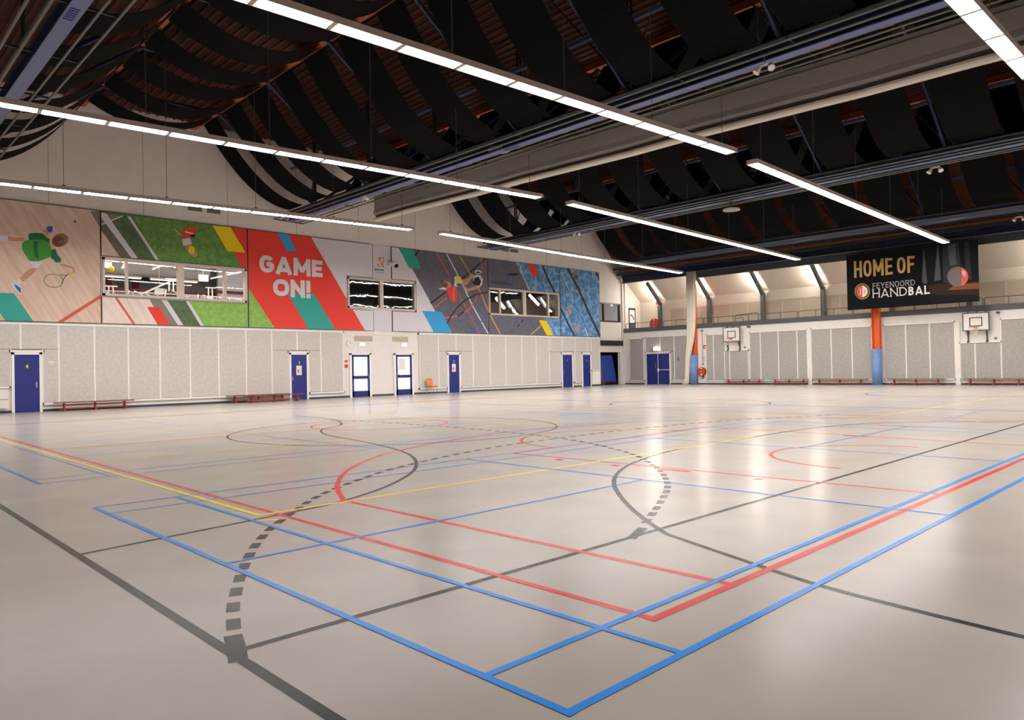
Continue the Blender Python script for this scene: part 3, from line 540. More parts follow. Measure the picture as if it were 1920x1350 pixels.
for i, (pa, pb) in enumerate((((934, 484), (1014, 582)), ((1242, 457), (1330, 550)))):  # glowing tubes placed behind the glass to imitate its reflections
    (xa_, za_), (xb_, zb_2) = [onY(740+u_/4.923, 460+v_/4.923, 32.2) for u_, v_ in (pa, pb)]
    tl = thing('reflection_tube', ((xa_+xb_)/2, 32.2, (za_+zb_2)/2), 'glowing tube added behind the third window to imitate a reflection, %s one' % ['left', 'right'][i], 'lamp', 'glowing tubes imitating reflections in the third window')
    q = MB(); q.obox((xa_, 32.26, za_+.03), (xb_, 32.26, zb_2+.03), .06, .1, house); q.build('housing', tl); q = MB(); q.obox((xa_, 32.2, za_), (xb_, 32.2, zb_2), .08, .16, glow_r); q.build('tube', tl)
tl = thing('tube_or_fill_lamp', (40.0, 32.8, 6.5), 'unseen tube lamp added to light the pale room behind the corner window', 'lamp')  # added above the window's view to light the corner room
q = MB(); q.box((39.2, 32.7, 6.53), (40.8, 32.9, 6.6), house); q.build('housing', tl); q = MB(); q.box((39.25, 32.72, 6.48), (40.75, 32.88, 6.53), glow_r2); q.build('diffuser', tl)
for i, x_ in enumerate((19.8, 23.0)):  # hidden dim lamps, added so the dark room walls show
    tl = thing('tube_or_fill_lamp', (x_, 31.4, 6.6), 'unseen tube lamp added above the second mural window, ' + ['over its middle', 'right of it'][i], 'lamp')
    q = MB(); q.box((x_-1.2, 31.3, 6.62), (x_+1.2, 31.5, 6.68), house); q.build('housing', tl); q = MB(); q.box((x_-1.15, 31.33, 6.59), (x_+1.15, 31.47, 6.62), glow_e); q.build('diffuser', tl)
def machine(x_, y_, s, kind, label):
    m_ = thing('exercise_machine', (x_, y_, 3.5), label, 'exercise machine', 'exercise machines behind the gallery window')
    q = MB(); z = 3.5
    for dx in (-.35, .35): q.tube([(x_+dx*s, y_-.3, z), (x_+dx*s*.8, y_-.3, z+1.15*s), (x_+dx*s*.3, y_+.2, z+1.35*s)], .035, white, 6)
    q.tube([(x_-.35*s, y_-.3, z+.9*s), (x_+.35*s, y_-.3, z+.9*s)], .03, white, 6); q.tube([(x_-.4*s, y_-.3, z+.1), (x_+.4*s, y_+.6, z+.1)], .05, white, 6)
    if kind == 1:
        q.tube([(x_-.1, y_, z), (x_-.05, y_, z+1.75*s)], .03, white, 6); q.tube([(x_+.15, y_, z), (x_+.12, y_, z+1.75*s)], .03, white, 6); q.tube([(x_-.2, y_, z+1.75*s), (x_+.3, y_, z+1.75*s)], .03, white, 6)
    q.build('frame', m_); q = MB(); q.sphere((x_, y_, z+1.12*s), .26*s, black, 12, (1.1, .5, .7)); q.build('padded_seat', m_, True)
ml = ['leftmost white one in the first pane', 'second white one in the first pane', 'third one at the first window bar', 'tall white framed one in the second pane', 'tall rack in the middle of the second pane', 'dark padded one left of the thick post', 'white one right of the thick post', 'black padded one in the third pane', 'one left of the right window bar', 'black padded one in the last pane']
for i, x_ in enumerate((6.95, 7.6, 8.2, 8.95, 9.75, 10.5, 11.15, 11.95, 12.6, 13.4)): machine(x_, 32.25+1.15*(i % 2), (1.05, 1.0, 1.1, 1.15, 1.2, 1.2, 1.1, 1.12, 1.05, 1.1)[i], i % 3 == 1, 'exercise machine behind the gallery window, ' + ml[i])
q = MB(); q.tube([(6.0, 31.6, 4.55), (14.5, 31.6, 4.55)], .02, white, 6); q.tube([(6.0, 31.6, 4.85), (14.5, 31.6, 4.85)], .02, white, 6)
for x_ in range(6, 15): q.tube([(x_, 31.6, 3.5), (x_, 31.6, 4.85)], .018, white, 6)
tag(q.build('guard_rail'), 'thin white guard rail just inside the first window', 'railing')
# ------------------------------------------------------------------ mural panels
YM = YW-.06
def mp(x, z, k): return (x, YM-.001-k, z)
def S(v): return v*1.0
def cv(ox, oy, s): return lambda pts: [onY(ox+x/s, oy+y/s, YM) for x, y in pts]
c4 = cv(0, 380, 3.2146); cA = cv(0, 390, 6.137); c5 = cv(440, 400, 3.552); c7 = cv(740, 460, 4.923); c2 = cv(640, 440, 6.1375)
ZT, ZB = 7.90, 3.39
def mural(rects, label):
    t_ = thing('mural_panel', ((rects[0][0]+rects[-1][1])/2, YW, ZB), label, 'mural panel', 'printed mural panels')
    b_ = MB()
    for a, b, c, d in rects: b_.box((a, YM, c), (b, YW-.002, d), cap_m)
    b_.build('backing_board', t_)
    ea = lambda v: 0 if sum(abs(v-w) < 1e-6 for r in rects for w in r[:2]) > 1 and min(r[0] for r in rects) < v < max(r[1] for r in rects) else .02
    return t_, Print(mp, [(a+ea(a), b-ea(b), c+.02, d-.02) for a, b, c, d in rects])
G = .02
# 0 squash player
t0, P = mural([(-4.5, 6.44, ZB, ZT)], 'mural panel of a squash player in green on a wooden floor')
P.poly([(-5, 3), (7, 3), (7, 8), (-5, 8)], p_wood); P.poly(cA([(1040, 40), (1160, 30), (1160, 240), (1080, 110)]), p_gr)
P.poly(cA([(-60, 975), (160, 980), (415, 1345), (90, 1345), (0, 1205), (-60, 1110)]), p_teal); P.line(cA([(640, 1345), (1170, 1010)]), .12, p_or)
P.poly(cA(ell(862, 155, 14, 14, 12)), p_blk)
P.mb.build('print', t0)
P = Print(mp, [(-4.4, 6.42, ZB, ZT)]); P.k = 8
P.poly(cA([(-10, 318), (90, 322), (96, 378), (-10, 370)]), p_wh); P.poly(cA([(92, 330), (200, 345), (262, 335), (300, 378), (200, 385), (94, 376)]), p_skin)
P.poly(cA([(345, 615), (490, 590), (478, 640), (430, 697), (385, 690), (355, 650)]), p_wh)
P.poly(cA([(368, 688), (432, 698), (395, 740), (345, 785), (262, 852), (228, 815), (260, 770), (290, 738)]), p_skin)
P.poly(cA([(205, 820), (250, 830), (238, 882), (192, 870)]), p_wh); P.poly(cA([(122, 880), (150, 855), (175, 862), (205, 885), (240, 905), (246, 988), (222, 992), (165, 935)]), p_wh); P.poly(cA([(160, 870), (200, 895), (238, 925), (240, 980), (225, 970), (180, 920)]), p_ink)
P.poly(cA([(325, 310), (350, 290), (440, 288), (485, 290), (545, 345), (572, 355), (570, 410), (330, 380)]), p_g2)
P.poly(cA([(250, 430), (262, 395), (300, 372), (440, 362), (520, 372), (560, 395), (590, 450), (595, 540), (560, 572), (500, 595), (440, 616), (350, 612), (320, 585), (285, 530), (255, 480)]), p_g1)
P.poly(cA([(390, 375), (440, 380), (430, 480), (450, 590), (400, 560), (380, 450)]), p_g2)
P.poly(cA([(588, 480), (635, 470), (662, 540), (705, 588), (695, 622), (640, 630), (622, 602), (578, 572)]), p_g2)
P.poly(cA(ell(690, 372, 96, 76, 26, -18)), p_hair2); P.poly(cA(ell(665, 385, 66, 62, 20, -18)), p_hair); P.poly(cA(ell(700, 392, 22, 16, 14)), p_hair2)
P.poly(cA([(480, 262), (545, 245), (565, 300), (545, 330), (525, 290)]), p_skin); P.poly(cA([(538, 218), (600, 208), (604, 262), (572, 288), (545, 262)]), p_ink)
P.poly(cA([(685, 640), (770, 655), (850, 680), (862, 745), (842, 752), (832, 698), (760, 680), (690, 662)]), p_skin)
P.mb.build('printed_player', t0)
P = Print(mp, [(-4.4, 6.42, ZB, ZT)]); P.k = 24
P.line(cA(ell(615, 838, 108, 76, 30, 8)+ell(615, 838, 108, 76, 30, 8)[:1]), .022, p_gd); P.line(cA([(690, 770), (760, 775), (800, 762)]), .03, p_gd); P.line(cA([(712, 865), (735, 810), (765, 778)]), .03, p_gd); P.line(cA([(800, 762), (845, 748)]), .04, p_yel); P.mb.build('printed_racket', t0)
# 1 football pitch
t1, P = mural([(6.46, 12.47, 6.10, ZT), (6.46, 12.47, ZB, 4.47)], 'mural panel of a football pitch around the fitness room window')
P.poly([(6, 3), (13, 3), (13, 8), (6, 8)], p_grass)
P.poly(c4([(608, 60), (800, 80), (960, 350), (608, 350)]), p_gd); P.poly(c4([(608, 120), (608, 350), (750, 350)]), p_wood); P.poly(c4([(608, 140), (650, 130), (800, 360), (745, 360), (608, 160)]), p_hat); P.poly(c4([(608, 60), (740, 82), (640, 128), (608, 140)]), p_gr)
P.poly(c4([(608, 60), (640, 66), (848, 360), (812, 360), (608, 88)]), p_wh); P.line(c4([(606, 134), (740, 80)]), .05, p_wh); P.poly(c4([(765, 80), (787, 84), (968, 360), (948, 360)]), p_wh)
P.poly(c4([(1385, 140), (1500, 160), (1500, 400), (1462, 400), (1385, 250)]), p_red); P.poly(c4([(1280, 138), (1388, 148), (1480, 302), (1372, 293)]), p_yel)
P.poly(c4([(900, 560), (1520, 580), (1520, 770), (1010, 770)]), p_gd); P.poly(c4([(1110, 570), (1520, 580), (1520, 770), (1245, 770)]), p_grass2)
P.poly(c4([(600, 560), (892, 570), (1016, 770), (600, 770)]), p_wood2); P.poly(c4([(892, 570), (962, 570), (1090, 770), (1012, 770)]), p_gr); P.poly(c4([(962, 570), (996, 570), (1125, 770), (1092, 770)]), p_wh); P.poly(c4([(1105, 570), (1125, 570), (1245, 770), (1225, 770)]), p_wh)
P.line(c4([(690, 560), (830, 765)]), .09, p_or); P.poly(c4([(885, 628), (960, 630), (1046, 770), (970, 770)]), p_red)
P.mb.build('print', t1)
P = Print(mp, [(6.48, 12.45, 6.1, ZT)]); P.k = 22
P.poly(c4([(1112, 252), (1140, 248), (1165, 290), (1190, 300), (1188, 322), (1172, 328), (1145, 312), (1120, 282)]), p_skin); P.poly(c4([(1095, 222), (1142, 212), (1156, 250), (1106, 262)]), p_wh); P.poly(c4([(1092, 185), (1118, 152), (1140, 146), (1182, 148), (1172, 196), (1150, 214), (1100, 212)]), p_red)
P.line(c4([(1052, 158), (1078, 190), (1098, 196)]), .06, p_skin); P.line(c4([(1115, 175), (1165, 190)]), .06, p_wh); P.poly(c4(ell(1160, 200, 16, 10, 12)), p_blk); P.mb.build('printed_footballer', t1)
P = Print(mp, [(6.48, 12.45, 6.1, ZT)]); P.k = 34; P.poly(c4(ell(1154, 284, 20, 24, 18)), p_yel); P.mb.build('printed_ball', t1)
# 2 GAME ON
t2, P = mural([(12.49, 17.62, ZB, ZT), (17.62, 19.19, 6.14, ZT), (17.62, 19.19, ZB, 4.46)], 'red mural panel with the white words GAME ON!')
P.poly([(12, 3), (20, 3), (20, 8), (12, 8)], p_red); P.poly(c5([(498, 140), (940, 190), (940, 810), (885, 810)]), p_wh); P.poly(c5([(80, 478), (290, 800), (80, 800)]), p_grass2)
P.poly(c5([(352, 535), (528, 535), (685, 800), (510, 800)]), p_teal); P.poly(c5([(280, 128), (352, 134), (413, 252), (350, 250)]), p_cy)
P.mb.build('print', t2)
P = Print(mp, [(12.5, 17.6, ZB, ZT)]); P.k = 8
(gx0, gz0), (gx1, gz1) = onY(440+166/3.552, 400+438/3.552, YM), onY(440+583/3.552, 400+458/3.552, YM); gz1t = onY(440+250/3.552, 400+330/3.552, YM)[1]
hh = .83; q, L = text_quads('GAME', (0, 0), (1, 0), (0, 1), .82, .25, .085, {'M': 1.02, 'E': .64, 'A': .96}); sx = (gx1-gx0)/L
q, L = text_quads('GAME', (gx0, 5.97), (sx, 0), (0, .80), .82, .25, .085, {'M': 1.02, 'E': .64, 'A': .96})
for f in q: P.poly(f, p_wh, False)
ox0 = onY(440+256/3.552, 400+560/3.552, YM)[0]; ox1 = onY(440+505/3.552, 400+560/3.552, YM)[0]
q, L = text_quads('ON!', (0, 0), (1, 0), (0, 1), .9, .27, .08, {'!': .28, 'O': .98}); sx = (ox1-ox0)/L
q, L = text_quads('ON!', (ox0, 4.92), (sx, 0), (0, .79), .9, .27, .08, {'!': .28, 'O': .98})
for f in q: P.poly(f, p_wh, False)
P.mb.build('lettering', t2)
# 3 volleyball
t3, P = mural([(20.37, 21.96, 6.17, ZT), (20.37, 21.96, ZB, 4.48), (21.96, 27.26, ZB, ZT)], 'grey mural panel of two volleyball players seen from above')
P.poly([(20, 3), (28, 3), (28, 8), (20, 8)], p_wh); P.poly(c7([(160, 20), (870, 100), (870, 830), (500, 830), (365, 590), (155, 205)]), p_slate)
P.poly(c7([(25, 5), (160, 20), (245, 217), (135, 210)]), p_teal); P.poly(c7([(253, 605), (432, 613), (540, 830), (375, 830)]), p_cy)
W_ = .09
P.line(c7([(190, 97), (235, 25)]), W_*1.3, p_blk); P.line(c7([(330, 535), (480, 425), (870, 100)]), W_, p_blk); P.line(c7([(380, 60), (520, 310), (600, 460), (790, 830)]), W_*.7, p_or); P.line(c7([(365, 572), (480, 485)]), W_*.8, p_or)
P.line(c7([(470, 60), (590, 290), (720, 560), (865, 820)]), W_*.9, p_wh); P.line(c7([(590, 75), (700, 270), (790, 430), (870, 620)]), W_*.8, p_ye2); P.line(c7([(790, 105), (815, 280)]), W_*.6, p_or)
P.line(c7([(450, 665), (520, 665), (600, 645), (690, 590), (745, 510), (772, 430)]), W_*.8, p_or); P.line(c7([(485, 722), (520, 650), (580, 570), (660, 500), (760, 450), (870, 432)]), W_*.9, p_blk)
P.line(c7([(580, 655), (640, 612)]), W_, p_blk); P.line(c7([(680, 805), (860, 650)]), W_*.7, p_bl); P.poly(c7([(715, 770), (745, 750), (762, 825), (720, 825)]), p_bl); P.line(c7([(676, 710), (738, 810)]), W_*.7, p_hair)
P.mb.build('print', t3)
P = Print(mp, [(20.4, 27.24, ZB, ZT)]); P.k = 24
P.poly(c7([(400, 405), (440, 385), (488, 398), (470, 412)]), p_wh); P.poly(c7([(470, 405), (540, 372), (585, 415), (580, 470), (548, 542), (535, 528), (512, 500)]), p_red); P.poly(c7(ell(485, 362, 40, 28, 16, 25)), p_skin); P.poly(c7(ell(432, 332, 20, 17, 12)), p_hair); P.poly(c7(ell(465, 365, 24, 24, 12)), p_hair); P.line(c7([(548, 375), (540, 440), (545, 500)]), .1, p_skin); P.line(c7([(580, 400), (582, 470)]), .07, p_bl); P.mb.build('printed_player_in_red', t3)
P = Print(mp, [(20.4, 27.24, ZB, ZT)]); P.k = 34
P.line(c7([(618, 355), (660, 350), (690, 305), (722, 272)]), .2, p_skin); P.line(c7([(625, 330), (680, 310)]), .1, p_skin); P.line(c7([(640, 385), (670, 415), (730, 395), (785, 380)]), .17, p_skin); P.line(c7([(672, 440), (660, 400)]), .1, p_skin)
P.poly(c7([(722, 290), (745, 270), (790, 275), (815, 320), (800, 370), (770, 385), (715, 355), (735, 330)]), p_wh); P.poly(c7([(735, 300), (770, 290), (795, 330), (780, 375), (745, 370), (710, 350), (732, 330)]), p_blk); P.poly(c7(ell(768, 246, 30, 17, 16)), p_wh); P.poly(c7(ell(768, 250, 18, 8, 12)), p_blk); P.mb.build('printed_player_in_black', t3)
P = Print(mp, [(20.4, 27.24, ZB, ZT)]); P.k = 46
P.poly(c7(ell(575, 332, 45, 50, 24)), p_wh); P.poly(c7(ell(585, 330, 24, 46, 20)), p_yel); P.poly(c7(ell(540, 330, 12, 34, 16)), p_bl); P.poly(c7(ell(590, 365, 24, 14, 16)), p_bl); P.mb.build('printed_volleyball', t3)
# 4 court and pool
t4, P = mural([(27.28, 33.66, 6.21, ZT), (27.28, 33.66, ZB, 4.52)], 'mural panel of grey court and pool water around the third window')
P.poly([(27, 3), (34, 3), (34, 8), (27, 8)], p_slate); P.poly(c7([(1090, 100), (1540, 130), (1540, 480), (1265, 480)]), p_water); P.poly(c7([(1360, 655), (1540, 660), (1540, 860), (1470, 860)]), p_water)
P.poly(c7([(1208, 140), (1280, 150), (1337, 286), (1265, 280)]), p_red); P.line(c7([(1345, 140), (1410, 300), (1500, 480)]), .16, p_blk); P.line(c7([(955, 110), (1040, 280), (1110, 430)]), .05, p_bl)
P.poly(c7(ell(1095, 268, 55, 12, 18)), p_blk); P.poly(c7(ell(985, 350, 110, 18, 18, 8)), p_gr and mat('print_shade', '545360', .75)); P.line(c7([(1140, 140), (1190, 290), (1262, 450)]), .06, p_wh); P.line(c7([(1195, 285), (1275, 450)]), .07, p_bl); P.line(c7([(1322, 280), (1400, 450)]), .07, p_bl)
P.line(c7([(870, 620), (985, 840)]), .09, p_ye2); P.line(c7([(1140, 640), (1110, 740), (1050, 835)]), .06, p_hair); P.line(c7([(1230, 640), (1315, 830)]), .09, p_bl); P.line(c7([(1240, 840), (1362, 730)]), .08, p_ye2); P.line(c7([(1150, 730), (1128, 752)]), .08, p_blk); P.line(c7([(1185, 690), (1165, 712)]), .08, p_blk); P.poly(c7([(1330, 690), (1395, 695), (1475, 860), (1418, 860)]), p_yel); P.line(c7([(1400, 700), (1480, 850)]), .05, p_wh)
P.mb.build('print', t4)
# 5 pool
t5, P = mural([(33.68, 37.78, ZB, ZT)], 'blue mural panel of pool water with lane lines and swimmers')
P.poly([(33, 3), (38, 3), (38, 8), (33, 8)], p_water); P.line(c7([(1585, 190), (1700, 410), (1800, 640), (1905, 860)]), .2, p_blk); P.line(c7([(1520, 560), (1600, 720), (1665, 850)]), .15, p_blk); P.line(c7([(1845, 225), (1892, 320)]), .16, p_blk)
P.line(c7([(1572, 365), (1650, 520), (1740, 700), (1800, 850)]), .07, p_bl); P.line(c7([(1540, 250), (1650, 520)]), .04, p_wh); P.line(c7([(1755, 760), (1790, 850)]), .1, p_wh); P.line(c7([(1790, 440), (1890, 600)]), .06, p_bl)
P.mb.build('print', t5)
for cx_, cy_, m_ in ((1615, 610, p_skin), (1686, 775, p_skin), (1672, 295, p_hair)):
    P = Print(mp, [(33.7, 37.76, ZB, ZT)]); P.k = 14
    P.poly(c7(ell(cx_, cy_, 16, 26, 16, -20)), m_); P.line(c7([(cx_-30, cy_-45), (cx_-8, cy_-10)]), .07, m_); P.line(c7([(cx_+4, cy_-60), (cx_+6, cy_-10)]), .06, m_); P.line(c7([(cx_-50, cy_-8), (cx_-8, cy_)]), .06, m_); P.mb.build('printed_swimmer', t5)
# logo strip and logo
ls = MB(); ls.box((19.24, YW-.015, ZB), (20.32, YW-.001, 4.52), p_wh); ls.box((19.24, YW-.015, 6.09), (20.32, YW-.001, ZT), p_wh); struct(ls, 'trim_9', 'pale strip of wall between two mural panels, behind the logo', 'wall strip')
lg = MB(); lg.flat = True; k_ = [0]
def lgl(pts, wd, m):
    k_[0] += 1
    for q in seg_quads(c2(pts), wd): lg.add([(a, YW-.017-k_[0]*.0008, b) for a, b in q], [(0, 1, 2, 3)], m)
lgl([(412, 265), (470, 370)], .05, p_yel); lgl([(432, 265), (490, 372)], .05, p_ye2); lgl([(440, 268), (455, 295)], .05, p_blk); lgl([(455, 265), (482, 265), (492, 300), (480, 325), (470, 330), (492, 372)], .05, p_red); lgl([(420, 332), (438, 368)], .05, p_bl)
tag(lg.build('club_logo'), 'small striped coloured logo with lettering left of the dome camera', 'logo')
def bfont(s, name, h, m, mtx, parent=None, off=0, xs=1):
    cu = bpy.data.curves.new(name, 'FONT'); cu.body = s; cu.size = h/.7; cu.offset = off; cu.align_x = 'LEFT'; cu.extrude = .001
    ob = bpy.data.objects.new(name, cu); C.objects.link(ob); dg = bpy.context.evaluated_depsgraph_get(); me = bpy.data.meshes.new_from_object(ob.evaluated_get(dg)); bpy.data.objects.remove(ob)
    me.transform(Matrix.Diagonal((xs, 1, 1, 1))); me.transform(mtx); me.materials.clear(); me.materials.append(m)
    if parent is not None: me.transform(Matrix.Translation(-parent.location))
    o2 = bpy.data.objects.new(name, me); C.objects.link(o2); o2.parent = parent; return o2
RWALL = Matrix(((1, 0, 0, 0), (0, 0, -1, 0), (0, 1, 0, 0), (0, 0, 0, 1)))     # text facing -Y
lgo = [o for o in C.objects if o.name == 'club_logo'][0]
xa, za = c2([(387, 402)])[0]; bfont('Sportbedrijf', 'logo_lettering', .10, cap_m, Matrix.Translation((xa, YW-.02, za-.02)) @ RWALL, lgo, .004, .82)
bfont('Rotterdam', 'logo_lettering', .09, p_gr, Matrix.Translation((xa+.06, YW-.02, za-.16)) @ RWALL, lgo, 0, .95)
# ------------------------------------------------------------------ small things on the mural wall
ck = thing('wall_clock', (17.76, YW, 2.72), 'round white wall clock left of the glazed doors', 'clock')
q = MB(); q.disc((17.76, YW, 2.72), (0, -1, 0), .19, .05, white); q.build('case', ck); q = MB(); q.disc((17.76, YW-.05, 2.72), (0, -1, 0), .165, .004, prw); q.build('dial', ck)
q = MB(); q.obox((17.76, YW-.058, 2.72), (17.76, YW-.058, 2.83), .012, .004, black); q.obox((17.76, YW-.06, 2.72), (17.84, YW-.06, 2.75), .014, .004, black); q.build('hands', ck)
for i, (a, b) in enumerate(((18.06, 19.12), (20.38, 21.38))):
    gv = thing('vent_grille', ((a+b)/2, YW, 2.95), 'beige ventilation grille above the %s glazed door' % ['left', 'right'][i], 'vent', 'beige grilles above the glazed doors')
    q = MB(); q.box((a, YW-.03, 2.85), (b, YW, 3.12), grille_m); q.build('frame', gv); q = MB()
    for j in range(7): q.box((a+.03, YW-.04, 2.87+j*.035), (b-.03, YW-.03, 2.885+j*.035), bal_p)
    q.build('slats', gv)
for i, (a, b) in enumerate(((18.3, 18.64), (20.92, 21.26))):
    e = thing('emergency_light', ((a+b)/2, YW, 2.6), 'small lit emergency box over the %s glazed door' % ['left', 'right'][i], 'emergency light', 'emergency lights over the glazed doors')
    q = MB(); q.box((a, YW-.07, 2.6), (b, YW, 2.77), alu); q.build('case', e); q = MB(); q.box((a+.01, YW-.085, 2.61), (b-.01, YW-.07, 2.76), glow_e2); q.build('lit_face', e)
cp = thing('fire_call_point', (17.56, YW, 1.7), 'small red fire call point left of the first glazed door', 'fire call point')
q = MB(); q.box((17.44, YW-.03, 1.74), (17.64, YW, 1.92), white); q.box((17.47, YW-.035, 1.77), (17.61, YW-.03, 1.89), red); q.build('sign', cp); q = MB(); q.box((17.47, YW-.06, 1.5), (17.62, YW, 1.66), red); q.build('button_box', cp)
dm = thing('security_camera', (20.42, YW, 6.9), 'white dome security camera with a black lens right of the logo', 'camera')
q = MB(); q.box((20.14, YW-.25, 6.86), (20.33, YW-.02, 7.05), white); q.build('bracket', dm); q = MB(); q.sphere((20.42, YW-.3, 6.95), .14, white, 16, (1, 1, .8)); q.build('housing', dm, True); q = MB(); q.sphere((20.46, YW-.36, 6.86), .12, black, 14); q.build('dome', dm, True)
for i, (a, b, z) in enumerate(((9.88, 10.47, 8.41), (10.70, 11.28, 8.41), (28.5, 29.1, 8.5), (29.25, 29.9, 8.5))):
    v = thing('air_vent', ((a+b)/2, YW, z), 'dark square air vent high on the mural wall, ' + ['left one of the left pair', 'right one of the left pair', 'left one of the far pair', 'right one of the far pair'][i], 'vent', 'dark vents high on the mural wall')
    q = MB(); q.box((a, YW-.02, z), (b, YW, z+.2), vent_m); q.build('frame', v); q = MB()
    for j in range(5): q.box((a+.03, YW-.03, z+.02+j*.035), (b-.03, YW-.02, z+.035+j*.035), felt_d)
    q.build('slats', v)
q = MB(); q.box((20.36, YW-.05, 3.2), (19.18, YW, 3.26), alu); tag(q.build('cable_duct'), 'thin white cable duct between the two grilles', 'cable duct')
q = MB(); q.box((4.6, YW-.1, 1.78), (4.76, YW-.075, 1.9), alu); q.box((4.62, YW-.105, 1.8), (4.74, YW-.1, 1.88), felt_m); tag(q.build('room_thermostat'), 'small white thermostat right of the leftmost blue door', 'thermostat')
rad = thing('radiator_cover', (37.2, YW, 0), 'low white radiator cover at the corner of the mural wall', 'radiator')
q = MB(); q.box((36.8, YW-.09, .1), (37.68, YW-.024, 1.02), block_m); q.build('casing', rad); q = MB()
for j in range(10): q.box((36.86+j*.08, YW-.1, .15), (36.9+j*.08, YW-.09, .96), alu)
q.build('front_slats', rad)
q = MB(); q.box((2.2, YW-.14, .18), (3.3, YW, .88), block_m); q.box((2.2, YW-.15, .5), (3.3, YW-.14, .52), felt_d); tag(q.build('wall_box'), 'low cream wall box left of the leftmost blue door', 'box')
# ------------------------------------------------------------------ orange chair
def orange_chair(x, y, rz):
    t_ = thing('plastic_chair', (x, y, 0), 'orange plastic chair with metal legs against the mural wall', 'chair')
    q = MB(); n = 7; vs = []; prof = [(.22, .40), (.20, .44), (.0, .43), (-.14, .43), (-.19, .47), (-.22, .58), (-.25, .72), (-.27, .83)]
    for i, (py, pz) in enumerate(prof):
        wd = [.2, .21, .21, .2, .2, .2, .2, .15][i]
        for k in range(n):
            u = -1+2*k/(n-1); vs.append((x+u*wd, y-py-(.03*u*u if i > 4 else 0), pz+(.02*u*u if i < 4 else 0)))
    vs2 = [(a, b+.012, c-.012) for a, b, c in vs]; L = len(prof); fs = []
    for i in range(L-1):
        for k in range(n-1): a = i*n+k; fs += [(a, a+1, a+n+1, a+n), (L*n+a, L*n+a+n, L*n+a+n+1, L*n+a+1)]
    for i in range(L-1): fs += [(i*n, i*n+n, L*n+i*n+n, L*n+i*n), (i*n+n-1, L*n+i*n+n-1, L*n+i*n+2*n-1, i*n+2*n-1)]
    for k in range(n-1): fs += [(k, L*n+k, L*n+k+1, k+1), ((L-1)*n+k, (L-1)*n+k+1, L*n+(L-1)*n+k+1, L*n+(L-1)*n+k)]
    q.add(vs+vs2, fs, chairo); o = q.build('seat_shell', t_, True)
    for sx in (-1, 1):
        for sy in (-1, 1):
            l = MB(); l.tube([(x+sx*.13, y+sy*.1, .42), (x+sx*.18, y+sy*.12, .38), (x+sx*.23, y+sy*.21, 0)], .011, steel, 6); l.build('leg', t_)
    l = MB(); l.tube([(x-.18, y-.12, .38), (x+.18, y-.12, .38)], .01, steel, 6); l.tube([(x-.18, y+.12, .38), (x+.18, y+.12, .38)], .01, steel, 6); l.build('seat_frame', t_)
orange_chair(22.62, 29.93, 0)
# ------------------------------------------------------------------ gym benches
def bench(p, q_, label, group, front=(0, -1)):
    p = Vector((p[0], p[1], 0)); q_ = Vector((q_[0], q_[1], 0)); d = (q_-p).normalized(); n = Vector((-d.y, d.x, 0)); L = (q_-p).length
    t_ = thing('gym_bench', (p+q_)/2, label, 'bench', group)
    m_ = MB(); m_.obox(p+Vector((0, 0, .31)), q_+Vector((0, 0, .31)), .25, .035, bench_m); m_.build('seat_plank', t_)
    m_ = MB(); m_.obox(p+d*.15+Vector((0, 0, .09)), q_-d*.15+Vector((0, 0, .09)), .09, .05, bench_m); m_.build('lower_rail', t_)
    for f_ in (.12, .5, .88):
        c = p+d*L*f_
        l = MB(); l.obox(c-n*.16+Vector((0, 0, .02)), c+n*.16+Vector((0, 0, .02)), .07, .04, bench_m); l.tube([c-n*.09+Vector((0, 0, .02)), c-n*.06+Vector((0, 0, .295))], .028, bench_m, 6); l.tube([c+n*.09+Vector((0, 0, .02)), c+n*.06+Vector((0, 0, .295))], .028, bench_m, 6); l.build('leg', t_)
bench((4.72, 30.05), (7.5, 30.05), 'long low redwood bench right of the leftmost blue door', 'benches along the mural wall')
bench((11.35, 30.1), (14.3, 30.1), 'redwood bench by the second blue door, the one against the wall', 'benches along the mural wall')
bench((11.75, 29.3), (14.6, 29.3), 'redwood bench by the second blue door, the one standing in front', 'benches along the mural wall')
for a, b, l_ in ((19.95, 22.72, 'under the far backboard'), (17.15, 19.5, 'right of the far backboard'), (13.75, 16.85, 'just left of the banner column'), (9.85, 12.7, 'just right of the banner column'), (6.3, 9.05, 'under the right backboard')):
    bench((40.95, a), (40.95, b), 'low redwood bench along the end wall, ' + l_, 'benches along the end wall')
# ------------------------------------------------------------------ blue crash mat and wooden steps in the alcove
gm = thing('crash_mat_trolley', (40.1, 31.6, 0), 'tall blue crash mats standing on a low dark trolley in the corner alcove', 'gym mat')
for k, o_ in enumerate((0, .32)):
    m_ = MB(); m_.add([(38.35+o_, 31.5+o_, .22), (41.0, 31.5+o_, .22), (41.0, 31.8+o_, .22), (38.35+o_, 31.8+o_, .22), (38.35+o_, 31.6+o_, 2.16), (40.62, 31.6+o_, 2.16), (40.62, 31.9+o_, 2.16), (38.35+o_, 31.9+o_, 2.16)], [(0,3,2,1),(4,5,6,7),(0,1,5,4),(1,2,6,5),(2,3,7,6),(3,0,4,7)], mat_b); m_.build('crash_mat', gm)
m_ = MB(); m_.box((38.4, 31.42, .1), (41.02, 32.4, .2), alcove); m_.build('trolley_frame', gm)
for x_ in (38.6, 40.8):
    m_ = MB(); m_.disc((x_, 31.5, .06), (0, 1, 0), .06, .05, black, 14); m_.build('wheel', gm)
st = thing('wooden_steps', (38.05, 30.75, 0), 'small orange-brown wooden ladder leaning at the corner', 'ladder')
for y_ in (30.62, 30.95):
    m_ = MB(); m_.obox((38.4, y_, 0), (38.08, y_, 1.12), .04, .07, beam_m); m_.build('side_rail', st)
